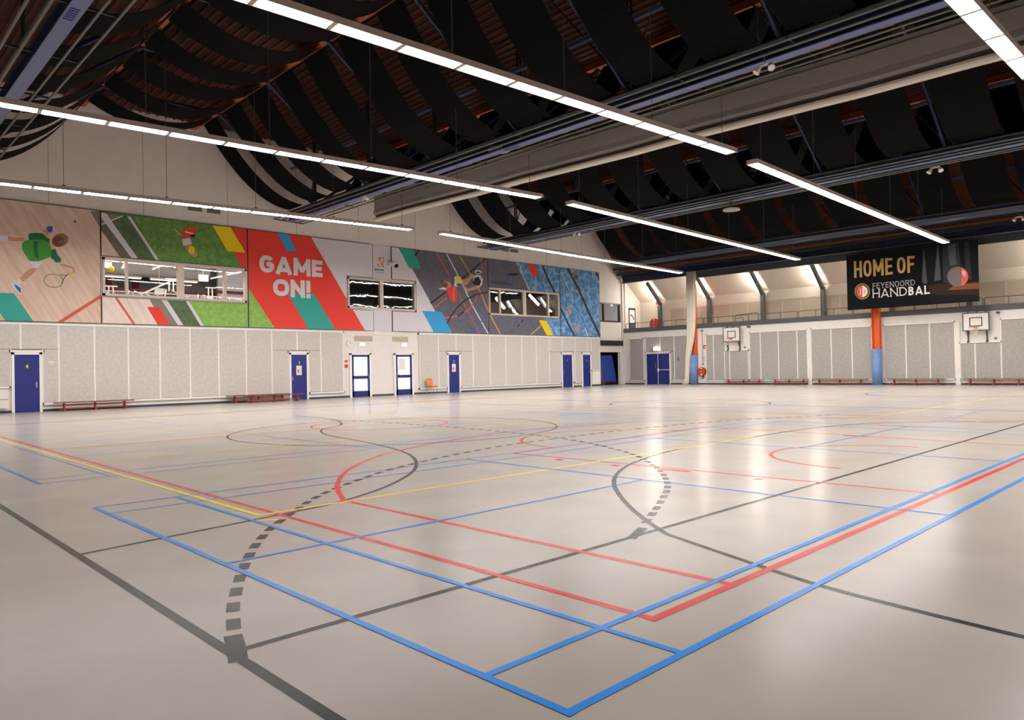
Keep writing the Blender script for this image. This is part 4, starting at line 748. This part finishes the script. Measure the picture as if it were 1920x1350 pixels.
for j in range(5):
    m_ = MB(); f_ = .12+j*.2; m_.box((38.4-.32*f_-.05, 30.62, 1.12*f_), (38.4-.32*f_+.05, 30.95, 1.12*f_+.03), beam_m); m_.build('rung', st)
# ------------------------------------------------------------------ end wall things
def backboard(y, label):
    t_ = thing('basketball_backboard', (XW, y, 2.2), label, 'basketball hoop', 'basketball backboards on the end wall'); X = XW-.35
    m_ = MB(); m_.box((X, y-.57, 2.80), (X+.03, y+.57, 3.68), white); m_.build('board', t_)
    m_ = MB()
    for q in ((-.6, .6, 2.77, 2.82), (-.6, .6, 3.66, 3.71), (-.6, -.55, 2.77, 3.71), (.55, .6, 2.77, 3.71)): m_.box((X-.01, y+q[0], q[2]), (X+.04, y+q[1], q[3]), post_m)
    m_.build('board_border', t_)
    m_ = MB()
    for q in ((-.29, .29, 3.0, 3.045), (-.29, .29, 3.42, 3.465), (-.29, -.245, 3.0, 3.465), (.245, .29, 3.0, 3.465)): m_.box((X-.006, y+q[0], q[2]), (X, y+q[1], q[3]), black)
    m_.build('target_square', t_)
    h_ = MB(); h_.tube([(X-.38+.225*math.cos(a), y+.225*math.sin(a), 2.95) for a in [2*PI*i/20 for i in range(20)]], .012, orange, 6, True); h_.box((X-.17, y-.07, 2.9), (X, y+.07, 2.97), orange); h_.build('hoop', t_)
    n_ = MB()
    for i in range(12):
        a = 2*PI*i/12; b = a+.5; n_.tube([(X-.38+.225*math.cos(a), y+.225*math.sin(a), 2.95), (X-.38+.13*math.cos(b), y+.13*math.sin(b), 2.55)], .005, white, 4); n_.tube([(X-.38+.225*math.cos(a), y+.225*math.sin(a), 2.95), (X-.38+.13*math.cos(a-.5), y+.13*math.sin(a-.5), 2.55)], .005, white, 4)
    n_.build('net', t_)
    for s_ in (-.42, .42):
        a_ = MB(); a_.box((XW-.1, y+s_-.03, 2.22), (XW-.024, y+s_+.03, 2.8), post_m); a_.obox((XW-.06, y+s_, 2.3), (X+.03, y+s_, 2.85), .04, .04, post_m); a_.box((XW-.14, y+s_-.05, 2.18), (XW-.024, y+s_+.05, 2.26), cap_m); a_.build('support_arm', t_)
    for s_ in (-.4, 0, .4):
        a_ = MB(); a_.obox((XW-.04, y+s_, 3.78), (X+.03, y+s_, 3.68), .05, .04, cap_m); a_.build('top_bracket', t_)
backboard(22.1, 'basketball backboard with an orange hoop nearer the curtained column'); backboard(8.40, 'basketball backboard with an orange hoop right of the banner')
def reel(X, y, z, r, label):
    t_ = thing('fire_hose_reel', (X, y, z), label, 'fire hose reel', 'red fire hose reels')
    for o_ in (.04, .2):
        m_ = MB(); m_.disc((X-o_, y, z), (-1, 0, 0), r, .02, red, 32); m_.build('side_disc', t_)
    m_ = MB(); m_.disc((X-.06, y, z), (-1, 0, 0), r*.8, .14, black, 28); m_.build('hose_coil', t_)
    m_ = MB(); m_.disc((X-.22, y, z), (-1, 0, 0), r*.3, .03, felt_d, 20); m_.build('hub', t_)
    m_ = MB(); m_.box((X-.224, y-.08, z+r*.6), (X-.221, y+.08, z+r*.82), p_yel); m_.build('yellow_label', t_)
    m_ = MB(); m_.box((X-.224, y-.06, z-r*.8), (X-.221, y+.06, z-r*.55), white); m_.build('white_label', t_)
    m_ = MB(); m_.box((X-.05, y-.05, z-r-.1), (X-.024, y+.05, z), post_m); m_.tube([(X-.1, y-r*.3, z-r*.9), (X-.1, y-r*.4, z-r-.16), (X-.1, y+.1, z-r-.2)], .02, black, 6); m_.build('wall_bracket', t_)
reel(XW, 24.45, .86, .29, 'red fire hose reel low on the end wall beside the padded column')
reel(42.82, 29.22, 4.42, .36, 'red fire hose reel up on the gallery')
ex = thing('exit_sign', (XW, 28.1, 2.4), 'glowing emergency light above the blue double door', 'exit sign')
m_ = MB(); m_.box((XW-.2, 27.95, 2.34), (XW-.105, 28.32, 2.38), post_m); m_.box((XW-.2, 28.28, 2.34), (XW-.105, 28.4, 2.62), post_m); m_.build('bracket', ex); m_ = MB(); m_.box((XW-.24, 27.85, 2.38), (XW-.12, 28.25, 2.62), glow_e); m_.build('lit_box', ex)
for y_, z_, l_ in ((26.3, 1.75, 'small grey key box right of the blue double door'), (20.92+.45, 2.38, 'small round sensor right of the far backboard'), (7.62, 2.36, 'small round sensor right of the right backboard')):
    m_ = MB(); m_.disc((XW, y_, z_), (-1, 0, 0), .07, .05, felt_d, 16) if z_ > 2 else m_.box((XW-.13, y_-.06, z_-.12), (XW-.08, y_+.06, z_+.12), felt_d); tag(m_.build('wall_sensor'), l_, 'sensor')
fs = thing('fire_sign', (XW, 24.22, 2.4), 'small red and white fire hose sign above the lower hose reel', 'sign'); m_ = MB(); m_.box((XW-.01, 24.15, 2.38), (XW, 24.38, 2.64), red); m_.build('plate', fs); m_ = MB(); m_.box((XW-.014, 24.2, 2.42), (XW-.01, 24.28, 2.5), white); m_.box((XW-.014, 24.2, 2.52), (XW-.01, 24.32, 2.55), white); m_.build('symbol', fs)
m_ = MB(); m_.box((XW-.008, 24.15, 1.55), (XW, 24.5, 1.88), p_wh); tag(m_.build('notice_sheet'), 'pale notice sheet between fire sign and lower hose reel', 'notice')
m_ = MB(); m_.box((43.2, 29.2, 5.68), (43.3, 29.42, 5.98), red); m_.box((43.19, 29.25, 5.72), (43.2, 29.37, 5.84), white); tag(m_.build('fire_sign'), 'red fire sign on the gallery beside the first grey post', 'sign')
m_ = MB(); m_.tube([(XW-.05, 24.42, 3.6), (XW-.05, 24.42, 1.5)], .012, wire_m, 6); m_.box((XW-.1, 24.36, 3.55), (XW, 24.5, 3.66), felt_d); m_.sphere((XW-.05, 24.42, 1.35), .05, wire_m, 8); m_.tube([(XW-.05, 24.42, 1.5), (XW-.05, 24.42, 1.35)], .012, wire_m, 6); tag(m_.build('pull_cord'), 'thin pull cord hanging on the end wall by the padded column', 'cord')
m_ = MB(); m_.box((XW-.3, 20.95, 3.62), (XW-.0, 21.05, 3.72), cap_m); tag(m_.build('wall_bracket'), 'small dark bracket right above the far backboard', 'bracket')
m_ = MB(); m_.box((XW-.3, 7.42, 3.6), (XW-.0, 7.52, 3.7), cap_m); tag(m_.build('wall_bracket'), 'small dark bracket right above the right backboard', 'bracket')
# columns with pads
for y_, l_, gap in ((25.0, 'orange steel column with a light blue pad, beside the cream curtain', 0), (13.27, 'orange steel column with a light blue pad, below the banner', 1)):
    t_ = thing('padded_column', (XW-.2, y_, 0), l_, 'column', 'orange columns with blue pads')
    m_ = MB()
    for q in ((-.2, -.17), (.17, .2)): m_.box((XW-.36, y_+q[0], 0), (XW-.02, y_+q[1], 7.45), orange)
    m_.box((XW-.21, y_-.17, 0), (XW-.17, y_+.17, 7.45), orange); m_.build('steel_section', t_)
    m_ = MB(); m_.tube([(XW-.24, y_, .01), (XW-.24, y_, 2.0)], .26, mat_l, 20); m_.build('pad', t_, True)
# cream curtain gathered beside the first column
m_ = MB(); n = 48; secs = [(7.6, 24.93, .33), (5, 24.99, .31), (3.8, 25.02, .28), (2.9, 25.1, .23), (2.0, 25.27, .18), (1.1, 25.36, .14), (.5, 25.4, .13), (.18, 25.48, .18), (.02, 25.56, .22)]; vs = []
for z_, yc, hw in secs:
    for k in range(n):
        a = 2*PI*k/n; rr = 1+.14*math.sin(8*a+z_*.2); vs.append((XW-.45-.16*math.sin(a)*rr, yc+hw*math.cos(a)*rr, z_))
fs_ = [(i*n+k, i*n+(k+1) % n, (i+1)*n+(k+1) % n, (i+1)*n+k) for i in range(len(secs)-1) for k in range(n)]+[tuple(range(n)), tuple((len(secs)-1)*n+k for k in range(n))]
m_.add(vs, fs_, cream); tag(m_.build('gathered_curtain', smooth=True), 'tall cream curtain gathered beside the first orange column', 'curtain')
# gallery posts with sloping rafters and tube lamps
PL = ['first', 'second', 'third', 'fourth', 'fifth', 'sixth', 'seventh', 'eighth', 'ninth']
for i, y_ in enumerate((28.93, 24.88, 20.93, 17.0, 13.05, 9.15, 5.2, 1.2)):
    t_ = thing('gallery_post', (43.0, y_, 3.6), 'grey bent steel post on the gallery, %s from the left' % PL[i], 'post', 'grey steel posts along the gallery')
    m_ = MB(); m_.box((42.88, y_-.12, 3.6), (43.12, y_+.12, 5.95), post_m); m_.build('upright', t_); m_ = MB(); m_.obox((43.0, y_, 5.85), (41.45, y_, 7.25), .16, .22, post_m); m_.build('rafter', t_)
    l_ = thing('gallery_tube_lamp', (42.2, y_+.22, 6.6), 'bright tube lamp beside the %s gallery rafter from the left' % PL[i], 'lamp', 'tube lamps on the gallery rafters')
    m_ = MB(); m_.obox((42.85, y_+.24, 6.06), (41.6, y_+.24, 7.22), .09, .05, house); m_.build('housing', l_); m_ = MB(); m_.obox((42.80, y_+.25, 6.03), (41.62, y_+.25, 7.12), .09, .06, glow_b); m_.build('tube', l_)
# railing along the gallery edge
y_ = 30.85; k = 0
while y_ > Y0+3:
    t_ = thing('gallery_railing', (XW+.1, y_-1.6, 4.08), 'low grey tube railing section at the gallery edge, %s from the left' % (ORD[k]), 'railing', 'railing sections along the gallery edge')
    m_ = MB(); m_.tube([(XW+.1, y_, 4.05), (XW+.1, y_, 4.40), (XW+.1, y_-.06, 4.46), (XW+.1, y_-3.2, 4.46)], .022, post_m, 6); m_.build('top_rail', t_)
    for j in (1, 2, 3):
        m_ = MB(); m_.tube([(XW+.1, y_-j*1.06, 4.05), (XW+.1, y_-j*1.06, 4.45)], .018, post_m, 6); m_.build('baluster', t_)
    y_ -= 3.25; k += 1
m_ = MB(); m_.tube([(XW-.02, 22.0, 4.0), (XW-.02, 22.0, 4.4), (XW-.02, 21.9, 4.48), (XW-.02, 20.5, 4.55), (XW-.02, 20.4, 4.5), (XW-.02, 20.38, 4.05)], .028, post_m, 6); m_.tube([(XW-.02, 21.95, 4.28), (XW-.02, 21.45, 4.3), (XW-.02, 21.4, 4.05)], .028, post_m, 6); tag(m_.build('bent_pipe_bracket'), 'bent grey pipe frame above the far backboard', 'pipe')
# ------------------------------------------------------------------ banner
XB = 40.0
(bl, zb0), (br, zb1) = onX(1590, 580, XB), onX(1836, 567, XB); zt = onX(1587, 479, XB)[1]; yl = onX(1588, 530, XB)[0]; yr = onX(1835, 508, XB)[0]; zb = (zb0+zb1)/2; zt = (zt+onX(1833, 449, XB)[1])/2
bn = thing('hanging_banner', (XB, (yl+yr)/2, zb), 'black banner reading HOME OF FEYENOORD HANDBAL with a red ball', 'banner')
m_ = MB(); m_.box((XB, yr, zb), (XB+.02, yl, zt), ban_k); m_.build('cloth_sheet', bn)
for f_ in (0.02, .34, .66, .98):
    m_ = MB(); m_.tube([(XB+.01, yr+(yl-yr)*f_, zt-.02), (XB+.01, yr+(yl-yr)*f_, 9.15)], .008, wire_m, 5); m_.build('hanging_cord', bn)
cb = lambda pts: [onX(1580+x/7.111, 440+y/7.111, XB) for x, y in pts]
def b3(y, z, k): return (XB-.001-k, y, z)
RB = [(yr+.01, yl-.01, zb+.01, zt-.01)]
P = Print(b3, RB); d1 = mat('banner_grey_dark', '1c1d20', .8, spec=.1); d2 = mat('banner_grey_mid', '333438', .8, spec=.1); d3 = mat('banner_grey_light', '515156', .8, spec=.1); bo = mat('banner_glow_orange', '7a4d32', .8, spec=.1); bo2 = mat('banner_glow_dim', '38291f', .8, spec=.1)
P.poly(cb([(1060, 140), (1830, 30), (1830, 900), (1180, 930)]), d1); P.poly(cb([(1075, 200), (1085, 200), (1130, 660), (1060, 640)]), d3); P.poly(cb([(1262, 150), (1275, 150), (1310, 600), (1220, 620)]), d3); P.poly(cb([(1330, 150), (1540, 90), (1600, 640), (1340, 640)]), d2); P.poly(cb([(1400, 150), (1500, 120), (1520, 400), (1430, 420)]), d3); P.poly(cb([(1620, 90), (1680, 85), (1720, 600), (1640, 600)]), d2)
P.poly(cb([(1140, 670), (1830, 620), (1830, 800), (1160, 800)]), bo2); P.poly(cb([(1500, 665), (1830, 640), (1830, 720), (1400, 740)]), bo)
P.mb.build('background_print', bn)
P = Print(b3, RB); P.k = 16; P.poly(cb(ell(1535, 560, 140, 132, 36)), mat('ball_grey', '6a5b5a', .6)); rp_ = [(x, y) for x, y in ell(1535, 560, 140, 132, 36) if x > 1560]; rp_.sort(key=lambda p: math.atan2(p[1]-560, p[0]-1535)); P.poly(cb([(1590, 555)]+rp_), mat('ball_red', 'd0464a', .5)); P.poly(cb(ell(1618, 515, 24, 44, 18, -20)), mat('ball_pink', 'ee8f88', .5)); P.mb.build('printed_ball', bn)
def btext(s_, x0, y0, x1, y1, hpx, m, name, k, **kw):   # baseline start/end in banner zoom pixels
    a, b = cb([(x0, y0)])[0], cb([(x1, y1)])[0]; tp = cb([(x0, y0-hpx)])[0]; q, L = text_quads(s_, (0, 0), (1, 0), (0, 1), **kw); ex = ((b[0]-a[0])/L, (b[1]-a[1])/L)
    q, L = text_quads(s_, a, ex, (0, tp[1]-a[1]), **kw); P = Print(b3, RB); P.k = k
    for f in q: P.poly(f, m, False)
    P.mb.build(name, bn)
for w_, xa, ya_, xb, yb_ in (('HOME', 155, 573, 665, 528), ('OF', 728, 520, 962, 498)): btext(w_, xa, ya_, xb, yb_, 213, gold, 'gold_word', 18, W=.5, t=.15, gap=.1, wid={'M': .64, 'E': .42, 'F': .42})
btext('FEYENOORD', 403, 722, 965, 672, 72, mat('print_silver', 'b8b5b2', .6), 'small_lettering', 20, W=.8, t=.12, gap=.22, wid={'E': .6, 'F': .6}, serif=.14)
btext('HAND', 403, 842, 858, 810, 110, prw, 'large_lettering', 22, W=.85, t=.115, gap=.2, wid={'A': .9, 'N': .9}, serif=.13)
btext('BAL', 880, 808, 1160, 788, 110, prw, 'bold_lettering', 22, W=.85, t=.19, gap=.2, wid={'L': .62, 'B': .65, 'A': .9, 'N': .9}, serif=.13)
P = Print(b3, RB); P.k = 22; P.poly(cb(ell(263, 757, 100, 106, 32)), gold); P.poly(cb(ell(263, 757, 92, 98, 32)), ban_k); P.poly(cb(ell(263, 757, 74, 80, 32)), gold); P.poly(cb(ell(263, 757, 68, 73, 32)), prw); P.poly(cb(arc(263, 757, 68, 73, 90, 270)), p_red)
P.poly(cb([(232, 715), (243, 715), (243, 800), (232, 800)]), prw); P.poly(cb([(283, 715), (306, 740), (306, 780), (283, 800)]), mat('crest_grey', 'c9c5bd', .6))
for a in range(0, 360, 20): P.poly(cb(ell(263+83*math.cos(math.radians(a)), 757+89*math.sin(math.radians(a)), 5, 6, 6)), gold)
P.mb.build('round_crest', bn)
# net hung in front of the gallery
XN = 40.75; nt_ = thing('safety_net', (XN, 9, 4.0), 'fine dark safety net hanging in front of the gallery', 'net'); m_ = MB(); zb_, zt_ = 3.75, 7.3; y = -6.0; sp = .16
ya, yb = -2.0, 24.4; H = zt_-zb_
def netline(y0, s_):
    a, b = (y0, zb_), (y0+s_*H, zt_); ps = clip([a, b, b], (ya, yb, zb_, zt_))
    if len(ps) >= 2:
        p, q = min(ps, key=lambda v: v[1]), max(ps, key=lambda v: v[1])
        if q[1]-p[1] > .05: m_.add([(XN, p[0]-.003, p[1]), (XN, p[0]+.003, p[1]), (XN, q[0]+.003, q[1]), (XN, q[0]-.003, q[1]), (XN+.004, p[0], p[1]), (XN+.004, q[0], q[1])], [(0,1,2,3), (0,3,5,4), (1,4,5,2)], net_m)
y = ya-H
while y < yb+H: netline(y, 1); netline(y, -1); y += sp
m_.build('mesh', nt_)
m_ = MB(); prof = [(XN-.1+.05*math.sin(i), 7.05+.5*i/9) for i in range(10)]; m_.box((XN-.1, ya, 7.12), (XN+.1, yb, 7.52), netband); m_.build('gathered_top', nt_)
m_ = MB(); m_.tube([(XN-.14, ya, 7.55), (XN-.14, yb, 7.55)], .03, pipe_m, 8); m_.build('net_rail', nt_)
# ------------------------------------------------------------------ roof: girders, trusses, drapes
GX = [1.8, 14.4, 27.0, 39.6]; GZ = 8.4
YK = [1.5+4.35*k for k in range(-1, 7)]
GN = ['nearest the viewpoint', 'second from the viewpoint, in front of the grey divider', 'third from the viewpoint', 'farthest, before the gallery']
for gi, gx in enumerate(GX):
    t_ = thing('roof_girder', (gx, YW, GZ), 'blue-grey roof girder, ' + GN[gi], 'girder', 'roof girders across the hall')
    a, b = Y0, YW-.35
    m_ = MB(); m_.box((gx-.15, a, GZ), (gx+.15, b, GZ+.03), flange); m_.box((gx-.012, a, GZ+.03), (gx+.012, b, GZ+.32), navy_d); m_.box((gx-.15, a, GZ+.32), (gx+.15, b, GZ+.35), navy_d); m_.build('steel_beam', t_)
    for dx, dz, r_ in ((-.42, .03, .035), (-.75, .05, .035), (.36, .0, .03), (.72, .02, .03), (-.3, .33, .05), (.3, .38, .05)):
        m_ = MB(); m_.tube([(gx+dx, a, GZ+dz), (gx+dx, b, GZ+dz)], r_, pipe_m if dz < .2 else dark_s, 8); m_.build('side_rail', t_)
    y = a+.6
    while y < b: m_ = MB(); m_.obox((gx-.78, y, GZ+.1), (gx+.75, y, GZ+.1), .05, .04, dark_s); m_.build('cross_bar', t_); y += 2.9
    m_ = MB(); m_.tube([(gx-.78, b, GZ+.05), (gx+.75, b, GZ+.02)], .03, dark_s, 6); m_.build('cross_bar', t_)
    m_ = MB(); y0_ = {1: 15.2, 2: 13.2, 0: 14.6}.get(gi, 12)
    for j in range(6): m_.box((gx-.11, y0_-j*.11, GZ-.012), (gx+.06, y0_-j*.11+.05, GZ), navy)
    m_.build('marking', t_)
for bi in range(3):
    g0, g1 = GX[bi], GX[bi+1]; c = (g0+g1)/2; A, B = c-2.3, c+2.0; zA = 12.0
    for s_, (bx, nm) in enumerate(((A, 'near'), (B, 'far'))):
        m_ = MB(); m_.box((bx-.09, Y0, zA-.02), (bx+.09, YW-.02, zA+.2), beam_m); m_.box((bx-.13, Y0, zA-.06), (bx+.13, YW-.02, zA-.02), beam_m); tag(m_.build('roof_beam'), 'orange-brown timber beam, %s one of the %s roof bay' % (nm, ORD[bi]), 'beam', 'timber beams under the roof deck')
    for k, y in enumerate(YK):
        t_ = thing('roof_truss', (c, y, zA), 'blue tube truss of the %s roof bay, %s from the mural wall' % (ORD[bi], ORD[len(YK)-1-k]), 'truss', 'blue trusses of the %s roof bay' % ORD[bi])
        for p, q_ in (((g0+.1, y, GZ+.4), (A, y, zA-.1)), ((B, y, zA-.1), (g1-.1, y, GZ+.4))):
            m_ = MB(); m_.tube([p, q_], .065, blue_s, 8); m_.build('inclined_chord', t_)
        m_ = MB(); m_.tube([(A, y, zA-.1), (B, y, zA-.1)], .05, blue_s, 8); m_.build('top_chord', t_)
        for gx_ in ((g0, g1) if bi == 2 else (g0,)):
            m_ = MB(); m_.tube([(gx_, y-.07, GZ+.35), (gx_, y-.07, ZD-.05)], .035, dark_s, 8); m_.tube([(gx_, y+.07, GZ+.35), (gx_, y+.07, ZD-.05)], .035, dark_s, 8); m_.build('post', t_)
        m_ = MB(); m_.tube([(g1, y, GZ+.5), ((B+g1)/2, y, (zA+GZ)/2+.2), (g1-.1, y, ZD-.3)], .03, dark_s, 6); m_.build('brace', t_)
        if k < len(YK)-1:
            m_ = MB(); m_.obox((g1-1.1, y, 10.2), (g1-1.1, YK[k+1], 10.2), .12, .1, flange); m_.tube([(g1-.2, y, GZ+.6), (g1-.9, y+2.1, 11.9), (g1-.2, YK[k+1], GZ+.6)], .03, dark_s, 6); m_.build('tie', t_)
    # drapes
    y = 28.7; k = 0
    def cat(x0, z0, x1, z1, sag, n=14):
        return [(x0+(x1-x0)*i/n, z0+(z1-z0)*i/n-4*sag*(i/n)*(1-i/n)) for i in range(n+1)]
    while y > Y0+.8:
        hw = (.70, .74, .86)[bi]+.05*((k*7) % 3-1)
        jit = .08*math.sin(k*2.3+bi)
        t_ = thing('ceiling_drape', (c, y, zA), 'black cloth swag under the %s roof bay, %s from the mural wall' % (ORD[bi], ORD[k]), 'ceiling drape', 'black drapes of the %s roof bay' % ORD[bi])
        m_ = MB(); m_.sheet(cat(g0+.35, GZ+.45, A-.1, zA-.1, .72), y-hw, y+hw, .012, cloth); m_.build('rising_swag', t_)
        m_ = MB(); m_.sheet(cat(A, zA-.12, B, zA-.12, .62+jit), y-hw, y+hw, .012, cloth); m_.build('middle_swag', t_)
        m_ = MB(); m_.sheet(cat(B+.1, zA-.1, g1-.35, GZ+.42, .74), y-hw, y+hw, .012, cloth); m_.build('falling_swag', t_)
        y -= 2.175; k += 1
for i, (x_, z_, m__) in enumerate(((40.15, 8.35, dark_s), (40.55, 8.0, dark_s), (40.35, 8.16, wood_r))):
    m_ = MB(); m_.box((x_-.08, Y0, z_-.09 if i < 2 else z_-.03), (x_+.08, YR-.2, z_+.09 if i < 2 else z_+.03), m__); tag(m_.build('roof_rail'), ['dark upper steel rail beyond the farthest girder', 'dark lower steel rail above the safety net', 'thin brown timber rail between the two dark steel rails'][i], 'rail')
# ------------------------------------------------------------------ grey divider rolled up behind the second girder
XD = 16.25; ye = onX(706, 400, XD)[0]
dv = thing('divider_curtain', (XD, ye, 8.0), 'large grey hall divider raised and folded behind the second girder', 'divider curtain')
def sweep(prof, mtl, name):
    m_ = MB(); n = len(prof); N = 14; vs = []
    for j in range(N+1):
        y = Y0+(ye-Y0)*j/N; dz = -.35+.0145*y+(.02*math.sin(y*.9))
        for x, z in prof: vs.append((XD+x, y, z+dz))
    fs = [(j*n+i, j*n+(i+1) % n, (j+1)*n+(i+1) % n, (j+1)*n+i) for j in range(N) for i in range(n)]+[tuple(range(n)), tuple(N*n+i for i in range(n))]
    m_.add(vs, fs, mtl); m_.build(name, dv)
sweep([(-.10, 9.05), (-.12, 8.45), (-.16, 8.28), (-.10, 8.20), (.1, 8.2), (.12, 9.05)], div_m, 'folded_fabric')
sweep([(-.10, 8.2), (-.03, 8.17), (-.03, 8.12), (-.1, 8.09), (.08, 8.09), (.1, 8.2)], div_d, 'seam')
sweep([(-.10, 8.09), (-.17, 8.06), (-.17, 8.00), (-.12, 7.95), (.08, 7.95), (.1, 8.09)], div_l, 'bottom_hem')
sweep([(-.125, 8.92), (-.13, 8.90), (-.10, 8.90), (-.1, 8.92)], div_d, 'upper_seam')
# ------------------------------------------------------------------ tube light rows
def light_row(p, q_, label, glow=glow):
    p = Vector((p[0], p[1], 7.0)); q_ = Vector((q_[0], q_[1], 7.0)); d = (q_-p).normalized(); n = Vector((-d.y, d.x, 0)); L = (q_-p).length
    t_ = thing('strip_light', (p+q_)/2, label, 'strip light', 'long hanging strip lights')
    up_ = Vector((0, 0, 1)); m_ = MB()
    m_.obox(p+up_*.085, q_+up_*.085, .32, .07, house); m_.obox(p+n*.155+up_*.03, q_+n*.155+up_*.03, .012, .06, house); m_.obox(p-n*.155+up_*.03, q_-n*.155+up_*.03, .012, .06, house); m_.build('housing', t_)
    N = max(1, round(L/1.34)); s_ = L/N
    for i in range(N+1):
        c_ = p+d*min(max(i*s_, .045), L-.045); m_ = MB(); m_.obox(c_-d*.045+up_*.027, c_+d*.045+up_*.027, .30, .046, house); m_.build('module_joint', t_)
    for i in range(N):
        a = p+d*(i*s_+.045); b = p+d*((i+1)*s_-.045); m_ = MB(); m_.obox(a+up_*.02, b+up_*.02, .295, .02, glow); m_.build('diffuser', t_)
    for f_ in [(.03+.94*j/5) for j in range(6)]:
        c = p+d*L*f_; m_ = MB(); m_.tube([c+up_*.1, Vector((c.x, c.y, ZD-.06))], .008, wire_m, 5); m_.build('suspension_wire', t_)
    m_ = MB()
    for f_ in [(.03+.94*j/5) for j in range(6)]: c = p+d*L*f_; m_.box((c.x-.04, c.y-.04, 7.12), (c.x+.04, c.y+.04, 7.18), cap_m)
    m_.build('hangers', t_)
def ctr(a, b, z=7.0): return ((a[0]+b[0])/2, (a[1]+b[1])/2)
light_row((.35, 9.05), (16.1, 8.12), 'longest nearest strip light crossing the top centre of the photo', glow_n)
light_row((.35, 16.53), (15.8, 15.05), 'near strip light ending just left of the gap in the middle row')
light_row((.35, 24.15), (15.75, 22.2), 'near strip light running low along the mural wall', glow_w)
light_row((2.2, 1.62), (16.0, 1.36), 'broad near strip light cut by the top right corner', glow_w)
light_row((17.42, 8.25), (38.0, 8.85), 'far strip light whose end meets the banner')
light_row((17.2, 15.0), (37.5, 16.0), 'far strip light of the middle row')
light_row((17.1, 22.1), (37.0, 23.2), 'far strip light nearest the mural wall', glow_w)
light_row((17.25, 1.4), (38.0, 1.6), 'far strip light beyond the right edge of the photo')
# ------------------------------------------------------------------ discs and small spots under the girders
for x_, y_, z_, l_ in ((14.55, 15.7, 8.52, 'round white ceiling disc hanging at the second girder'), (27.0, 14.2, 8.0, 'round white ceiling disc hanging under the third girder')):
    t_ = thing('ceiling_disc', (x_, y_, z_), l_, 'ceiling disc', 'round discs under the girders')
    m_ = MB(); m_.disc((x_, y_, z_), (0, 0, 1), .36, .06, div_l, 32); m_.build('disc', t_); m_ = MB(); m_.disc((x_, y_, z_-.006), (0, 0, 1), .31, .006, div_m, 32); m_.build('face', t_)
    m_ = MB(); m_.tube([(x_, y_, z_+.06), (x_, y_, z_+.4)], .03, wire_m, 8); m_.tube([(x_, y_, z_+.06), (x_, y_, z_+.14)], [.16, .06], wire_m, 14); m_.build('stem', t_)
for i, (gx, y_, z_) in enumerate(((14.0, 6.1, 8.12), (14.0, 22.9, 8.16), (26.6, 22.7, 8.18), (26.6, 6.1, 7.98), (39.2, 6.1, 7.9))):
    t_ = thing('spot_lamp', (gx, y_, z_), 'small white twin lamp under the ' + ['second girder, near the top right', 'second girder, near the mural wall', 'third girder, near the mural wall', 'third girder, right side', 'farthest girder, above the banner'][i], 'spot lamp', 'small white lamps under the girders')
    for s_ in (-.13, .13):
        m_ = MB(); m_.tube([(gx, y_+s_, z_+.06), (gx-.06, y_+s_*1.5, z_-.06)], [.05, .085], white, 12); m_.build('lamp_head', t_)
    m_ = MB(); m_.obox((gx, y_-.15, z_+.1), (gx, y_+.15, z_+.1), .04, .04, white); m_.tube([(gx, y_, z_+.1), (gx, y_, z_+.3)], .015, wire_m, 6); m_.build('bracket', t_)
